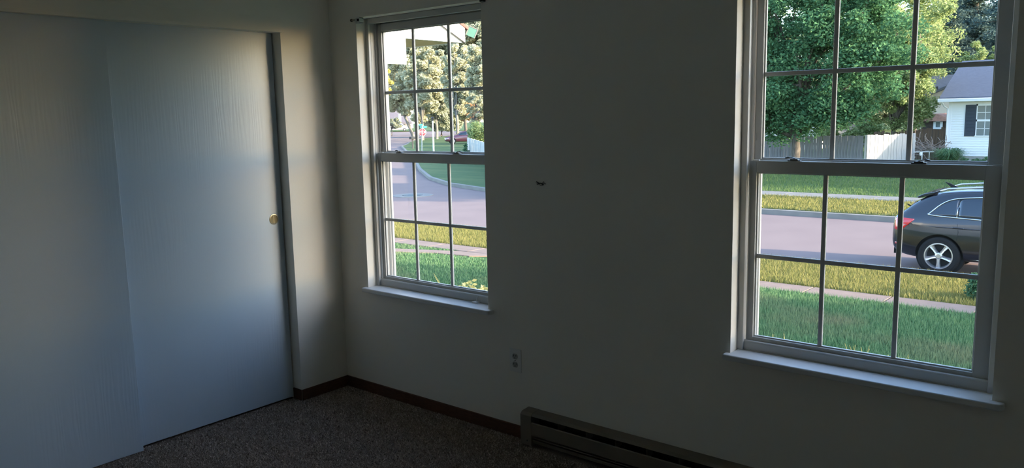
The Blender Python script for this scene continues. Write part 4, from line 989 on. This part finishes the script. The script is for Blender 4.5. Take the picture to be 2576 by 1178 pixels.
def wheel(parent, hx, hz_, y, sgn, R, rim, wd, detail=True):
    wmb = MB(); wmb.lathe([(rim, -wd/2), (R-.05, -wd/2), (R-.012, -wd/2+.02), (R, -wd/2+.05), (R, wd/2-.05), (R-.012, wd/2-.02), (R-.05, wd/2), (rim, wd/2), (rim, -wd/2)], (hx, y, hz_), 1, 40, False)
    o = wmb.build('wheel', TIRE, smooth=False); o.parent = parent
    r = MB(); f = sgn*(wd/2-.012)
    r.lathe([(rim+.004, f-sgn*.03), (rim+.008, f+sgn*.012), (rim-.012, f+sgn*.014), (rim-.022, f-sgn*.02), (rim-.03, f-sgn*.09)], (hx, y, hz_), 1, 40, False)
    if detail:
        for k in range(5):
            a = math.pi/2*-1+k*2*math.pi/5; ca_, sa_ = math.cos(a), math.sin(a)
            def q(rr_, t, yy): return (hx+rr_*ca_-t*sa_, y+yy, hz_+rr_*sa_+t*ca_)
            prof = [(.045, .034), (rim*.55, .030), (rim-.018, .046)]
            V = []
            for rr_, hw in prof:
                V += [q(rr_, -hw, f-sgn*.045), q(rr_, -hw*.75, f+sgn*.001), q(rr_, 0, f-sgn*.006), q(rr_, hw*.75, f+sgn*.001), q(rr_, hw, f-sgn*.045)]
            F = []
            for i in range(2):
                for j in range(4): F.append((i*5+j, i*5+j+1, (i+1)*5+j+1, (i+1)*5+j))
            F += [(0, 5, 10, 14, 9, 4)] if False else [(0, 1, 2, 3, 4), (10, 11, 12, 13, 14)]
            r.add(V, F)
        r.lathe([(.065, f-sgn*.04), (.065, f-sgn*.005), (.04, f+sgn*.004), (.01, f+sgn*.004)], (hx, y, hz_), 1, 20)
    else:
        r.lathe([(rim*.8, f-sgn*.03), (rim*.8, f-sgn*.01), (.03, f)], (hx, y, hz_), 1, 16)
    ro = r.build('rim', ALLOY); ro.parent = o
    bk = MB(); bk.lathe([(rim-.02, f-sgn*.075), (.02, f-sgn*.07)], (hx, y, hz_), 1, 24); bo = bk.build('brake_disc', PLD); bo.parent = o
    return o

# the parked estate car across from the right window
CX, CY = -.57, 13.8+.93
suv = thing('suv', (CX, CY, ROADZ), 'black SUV with chrome window trim parked at the curb, seen from its rear half', 'car')
ST = [(0.00, .46, .80, .98, .60, .70, .66, .60), (.05, .36, .93, 1.10, .72, .82, .80, .70), (.18, .30, 1.02, 1.16, .80, .89, .87, .74), (.36, .27, 1.03, 1.35, .85, .92, .895, .66), (.60, .25, 1.03, 1.52, .87, .935, .905, .63),
      (.95, .25, 1.02, 1.605, .88, .94, .905, .645), (1.5, .25, 1.01, 1.645, .88, .935, .905, .66), (2.1, .25, 1.0, 1.655, .88, .93, .905, .66), (2.6, .25, .99, 1.63, .88, .93, .905, .64), (3.0, .25, .99, 1.52, .88, .93, .90, .62),
      (3.35, .25, .985, 1.22, .88, .935, .89, .66), (3.55, .25, .97, 1.05, .88, .935, .88, .70), (4.1, .26, .90, .96, .86, .93, .84, .70), (4.45, .28, .78, .86, .78, .84, .74, .60), (4.6, .36, .62, .72, .60, .66, .58, .48)]
HUB = .372
body, TR = car_body('body', ST, PAINT, suv, [(.90, HUB), (3.71, HUB)], .415)
body['_o'] = [0, 0, 0]
for hx in (.90, 3.71):
    for sgn in (-1, 1):
        wheel(suv, hx, HUB, sgn*.815, sgn, .368, .242, .224)
        b = MB(); b.lathe([(.42, sgn*.80-.0), (.425, sgn*.60), (.30, sgn*.55), (.02, sgn*.55)], (hx, 0, HUB), 1, 32); o = b.build('wheel_liner', PLD); o.parent = suv
def loc(u, v, y=13.87):
    p = at(u, v, 1, y); return (p.x-CX, p.z-ROADZ)
# side windows: outline read off the photo
top_px = [(2336, 540), (2346, 532), (2360, 520), (2378, 509), (2398, 502.5), (2425, 499.5), (2476, 498)]
bot_px = [(2336, 540), (2352, 543), (2400, 548), (2474, 555)]
tp = [loc(*q, 14.0) for q in top_px]; bp_ = [loc(*q, 13.87) for q in bot_px]
def extend(pts, tail): return pts+tail
tp = extend(spline(tp, 5), [(1.9, tp[-1][1]+.01), (2.45, tp[-1][1]-.03), (2.85, 1.38), (3.22, 1.07)]); bp_ = extend(spline(bp_, 4), [(2.2, bp_[-1][1]-.01), (3.22, 1.03)])
tp[0] = bp_[0]
TF, BF = interp(tp), interp(bp_)
x0_ = bp_[0][0]+.004
xb_ = [loc(2408, 530)[0], loc(2408, 530)[0]+1.02]
for sgn in (-1, 1):
    segs = [(x0_, xb_[0]-.012), (xb_[0]+.012, xb_[1]-.03), (xb_[1]+.03, 3.16)]
    for a, c in segs:
        xs = [a+(c-a)*i/14 for i in range(15)]
        side_patch(TR, 'side_window', CGLASS, suv, xs, lambda x: max(TF(x)-.012, BF(x)+.006), lambda x: BF(x)+.004, sgn, .005)
    xs = np.linspace(x0_, 3.2, 40)
    side_line(TR, 'chrome_trim', CHROME, suv, [(x, BF(x)) for x in xs[::-1]]+[(x0_-.02, BF(x0_)+.008)]+[(x, TF(x)) for x in xs], sgn, .0125, .006)
    side_line(TR, 'chrome_divider', CHROME, suv, [(xb_[0], BF(xb_[0])), (xb_[0], (TF(xb_[0])*.55+BF(xb_[0])*.45))], sgn, .009, .008)
    # seams, handle, lamps, reflector, sill trim
    side_line(TR, 'door_seam', PLD, suv, [(xb_[0]+.02, 1.0), (xb_[0]+.05, .85), (xb_[0]+.03, .70), (xb_[0]+.16, .50), (xb_[0]+.22, .34)], sgn, .004, .0)
    side_line(TR, 'door_seam', PLD, suv, [(xb_[1], 1.0), (xb_[1]+.02, .6), (xb_[1], .33)], sgn, .004, .0)
    hd = loc(2412, 573)
    side_line(TR, 'door_handle', CHROME if False else PAINT, suv, [(hd[0]-.10, hd[1]-.002), (hd[0]-.08, hd[1]), (hd[0]+.08, hd[1]-.006), (hd[0]+.10, hd[1]-.01)], sgn, .014, .016)
    side_line(TR, 'sill_strip', CHROME, suv, [(1.42, .335), (2.3, .33), (3.2, .33)], sgn, .008, .004)
    side_line(TR, 'crease', PAINT, suv, [(.28, .93), (.9, .925), (1.6, .915), (2.6, .905), (3.3, .90)], sgn, .012, -.002)
    L0, L1 = loc(2277, 555), loc(2302, 578)
    side_patch(TR, 'tail_lamp', LRED, suv, [.075, .12, .17, .22, .27, .32, .38, .44], interp([(.07, 1.045), (.2, 1.06), (.44, 1.05)]), interp([(.07, .83), (.20, .80), (.30, .90), (.44, 1.035)]), sgn, .006, 4)
    side_patch(TR, 'reflector', LRED, suv, [.10, .14, .18, .22], lambda x: .575, lambda x: .535, sgn, .006, 2)
    side_line(TR, 'roof_rail', CHROME, suv, [], sgn) if False else None
    b = MB(); b.tube([(.80, sgn*.56, 1.575), (.95, sgn*.56, 1.625), (1.5, sgn*.57, 1.672), (2.3, sgn*.57, 1.672), (2.7, sgn*.56, 1.62)], .017, 8); o = b.build('roof_rail', ALLOY, smooth=True); o.parent = suv
# spoiler, rear glass, fin aerial, bumper, plate recess, exhausts
b = MB(); b.prism([(.40, 1.455), (.43, 1.425), (.68, 1.50), (.74, 1.565), (.52, 1.515)], -.60, .60, 1); b.v = [(p[0], p[1], p[2]) for p in b.v]; o = b.build('spoiler', PAINT, bevel=.012); o.parent = suv
b = MB(); pz = lambda t: (.17+.21*t, 1.10+.26*t)
V = []; 
for t in (0, .5, 1):
    x, z = pz(t); hw = .62-.05*t; V += [(x-.01, -hw, z), (x-.014, 0, z), (x-.01, hw, z)]
V += [(v[0]+.03, v[1], v[2]) for v in V]
F = [(0, 1, 4, 3), (1, 2, 5, 4), (3, 4, 7, 6), (4, 5, 8, 7), (9, 12, 13, 10), (10, 13, 14, 11), (12, 15, 16, 13), (13, 16, 17, 14), (0, 3, 12, 9), (3, 6, 15, 12), (6, 7, 16, 15), (7, 8, 17, 16), (8, 5, 14, 17), (5, 2, 11, 14), (2, 1, 10, 11), (1, 0, 9, 10)]
b.add(V, F); o = b.build('rear_window', CGLASS); o.parent = suv
b = MB(); b.prism([(.88, 1.60), (.76, 1.71), (.84, 1.69), (1.0, 1.61)], -.012, .012, 1); o = b.build('roof_aerial', PLD); o.parent = suv
b = MB(); b.tube([(.20, .1, 1.16), (.12, .0, 1.22), (.16, -.25, 1.26)], .012, 6); o = b.build('rear_wiper', PLD); o.parent = suv
MB().box(.02, .12, -.55, .55, .30, .42).build('bumper_insert', PLD).parent = suv
for s in (-1, 1):
    b = MB(); b.lathe([(.035, -.02), (.04, .12), (.03, .12)], (.03, s*.45, .33), 0, 12); o = b.build('exhaust_tip', CHROME); o.parent = suv
    b = MB(); b.prism([(3.05, 1.02), (3.22, 1.02), (3.24, 1.14), (3.10, 1.16)], s*.93, s*1.08, 1); o = b.build('door_mirror', PAINT, bevel=.02); o.parent = suv
    b = MB(); b.prism([(4.30, .66), (4.52, .62), (4.50, .76), (4.22, .82)], s*.56, s*.78, 1); o = b.build('headlamp', CGLASS, bevel=.01); o.parent = suv
b = MB(); b.prism([(3.12, 1.44), (3.44, 1.12), (3.46, 1.14), (3.14, 1.47)], -.58, .58, 1); o = b.build('windscreen', CGLASS); o.parent = suv
MB().box(4.52, 4.62, -.45, .45, .42, .70).build('grille', PLD).parent = suv

SED = [(0.0, .40, .66, .80, .60, .66, .62, .55), (.06, .30, .76, .92, .72, .80, .76, .66), (.5, .24, .88, .98, .82, .87, .83, .66), (.95, .22, .90, 1.10, .84, .88, .85, .58), (1.35, .22, .90, 1.36, .84, .88, .85, .54), (2.0, .22, .90, 1.44, .84, .88, .85, .55),
       (2.6, .22, .89, 1.38, .84, .88, .85, .53), (3.05, .22, .89, 1.10, .84, .88, .84, .58), (3.3, .22, .87, .97, .84, .88, .82, .64), (4.0, .24, .80, .87, .82, .86, .78, .62), (4.4, .28, .66, .74, .68, .74, .66, .54), (4.5, .36, .56, .64, .5, .56, .52, .44)]
VAN = [(0.0, .45, 1.0, 1.75, .7, .78, .78, .70), (.1, .32, 1.05, 1.88, .82, .9, .9, .74), (1.0, .28, 1.05, 1.93, .84, .92, .92, .76), (2.2, .28, 1.05, 1.93, .84, .92, .92, .76), (3.2, .28, 1.05, 1.86, .84, .92, .92, .74), (3.8, .28, 1.02, 1.5, .84, .92, .9, .7), (4.2, .3, .98, 1.08, .84, .9, .86, .68), (4.8, .34, .82, .9, .76, .82, .74, .6), (4.95, .42, .68, .76, .6, .66, .6, .5)]
def small_car(name, label, st, col, pos, ang, scale=1.0, glass=None):
    t = thing(name, pos, label, 'car'); t['_o'] = [0, 0, 0]
    m_ = mat(label[:20].replace(' ', '_'), col, .3, .5, coat=.8)
    Lh = st[-1][0]; body, tr = car_body('body', st, m_, t, [(.85, .32), (Lh-.85, .32)], .36)
    for hx in (.85, Lh-.85):
        for sgn in (-1, 1): wheel(t, hx, .32, sgn*.76, sgn, .32, .2, .2, False)
    gx0, gx1, zb, zf = glass
    for sgn in (-1, 1):
        xm = (gx0+gx1)/2
        for a, c in ((gx0, xm-.04), (xm+.04, gx1)):
            xs = [a+(c-a)*i/8 for i in range(9)]; side_patch(tr, 'side_window', CGLASS, t, xs, interp(zf), lambda x: zb, sgn, .006, 4)
        side_line(tr, 'tail_lamp', LRED, t, [(.03, .72), (.12, .74), (.22, .76)], sgn, .03, .0)
        side_line(tr, 'headlamp', SWHITE, t, [(Lh-.1, .58), (Lh-.25, .62), (Lh-.4, .66)], sgn, .035, .0)
    t.rotation_euler = (0, 0, ang); t.scale = (scale,)*3
    return t
sg = (1.0, 3.0, .94, [(1.0, 1.0), (1.4, 1.28), (2.0, 1.36), (2.6, 1.30), (3.0, 1.04)])
ROADCAR = lin(150, 60, 78)
q = ground(1176, 361, -1.46); dq = (q-CAM).dot(FW)
v_ = Vector((q.x-CAM.x, q.y-CAM.y, 0)).normalized(); perp = Vector((-v_.y, v_.x, 0))   # to our left
small_car('red_car', 'dark red car parked on the far lawn half hidden by the pale fence', SED, (.10, .022, .034, 1), tuple(q+Vector((-perp.x*1.9, -perp.y*1.9, 0))), math.atan2(perp.y, perp.x)+.12, .98, sg)
q = ground(969, 331, -1.45)
v_ = Vector((q.x-CAM.x, q.y-CAM.y, 0)).normalized(); perp = Vector((v_.y, -v_.x, 0))
vg = (.5, 3.9, 1.1, [(.5, 1.72), (3.2, 1.72), (3.9, 1.25)])
small_car('white_van', 'white van at the far left of the distant street', VAN, (.8, .8, .8, 1), tuple(q), math.atan2(perp.y, perp.x), 1.0, vg)
q = at(958, 393, 2, ROADZ); v_ = Vector((-.74, .67, 0))
small_car('blue_car', 'pale blue grey car at the lower left on the side street', SED, (.22, .28, .40, 1), tuple(q), math.atan2(v_.y, v_.x)+math.pi*.9, .95, sg)

# ------------------------------------------------------------------ unseen trees right of the view, added and shaped to shade lawns, windows and street
SHADE = leaf_mat('shade_tree_leaf', (.05, .13, .05, 1), (.12, .24, .09, 1), .2)
tree('unseen tall dense tree added to shade the lawn and windows, nearer the house', (33, 8.4, -1.4), .3, .6, (33, 8.4, 5.6), (3.6, 4.6, 6.8), 220, .95, 17000, .6, SHADE, nbr=10, inner=.1)
tree('unseen tall dense tree added to shade the lawn, nearer the street', (34, 14.2, -1.4), .3, .6, (34, 13.6, 5.2), (3.6, 2.9, 6.0), 150, .95, 10000, .55, SHADE, nbr=10, inner=.1)
tree('unseen tree added to shade the lawn beyond the far sidewalk', (19, 36, -1.4), .3, .8, (19, 36, 4.4), (5.0, 4.6, 5.2), 120, 1.0, 8000, .55, SHADE, nbr=10, inner=.1)

tree('unseen high crowned tree beyond the far curb, added to shade the street', (9.5, 27.6, -1.4), .22, 4.6, (9.5, 27.6, 6.9), (3.0, 3.4, 2.3), 100, .8, 7000, .5, SHADE, nbr=10, inner=.1)
for o in bpy.data.objects:
    if '_o' in o: del o['_o']
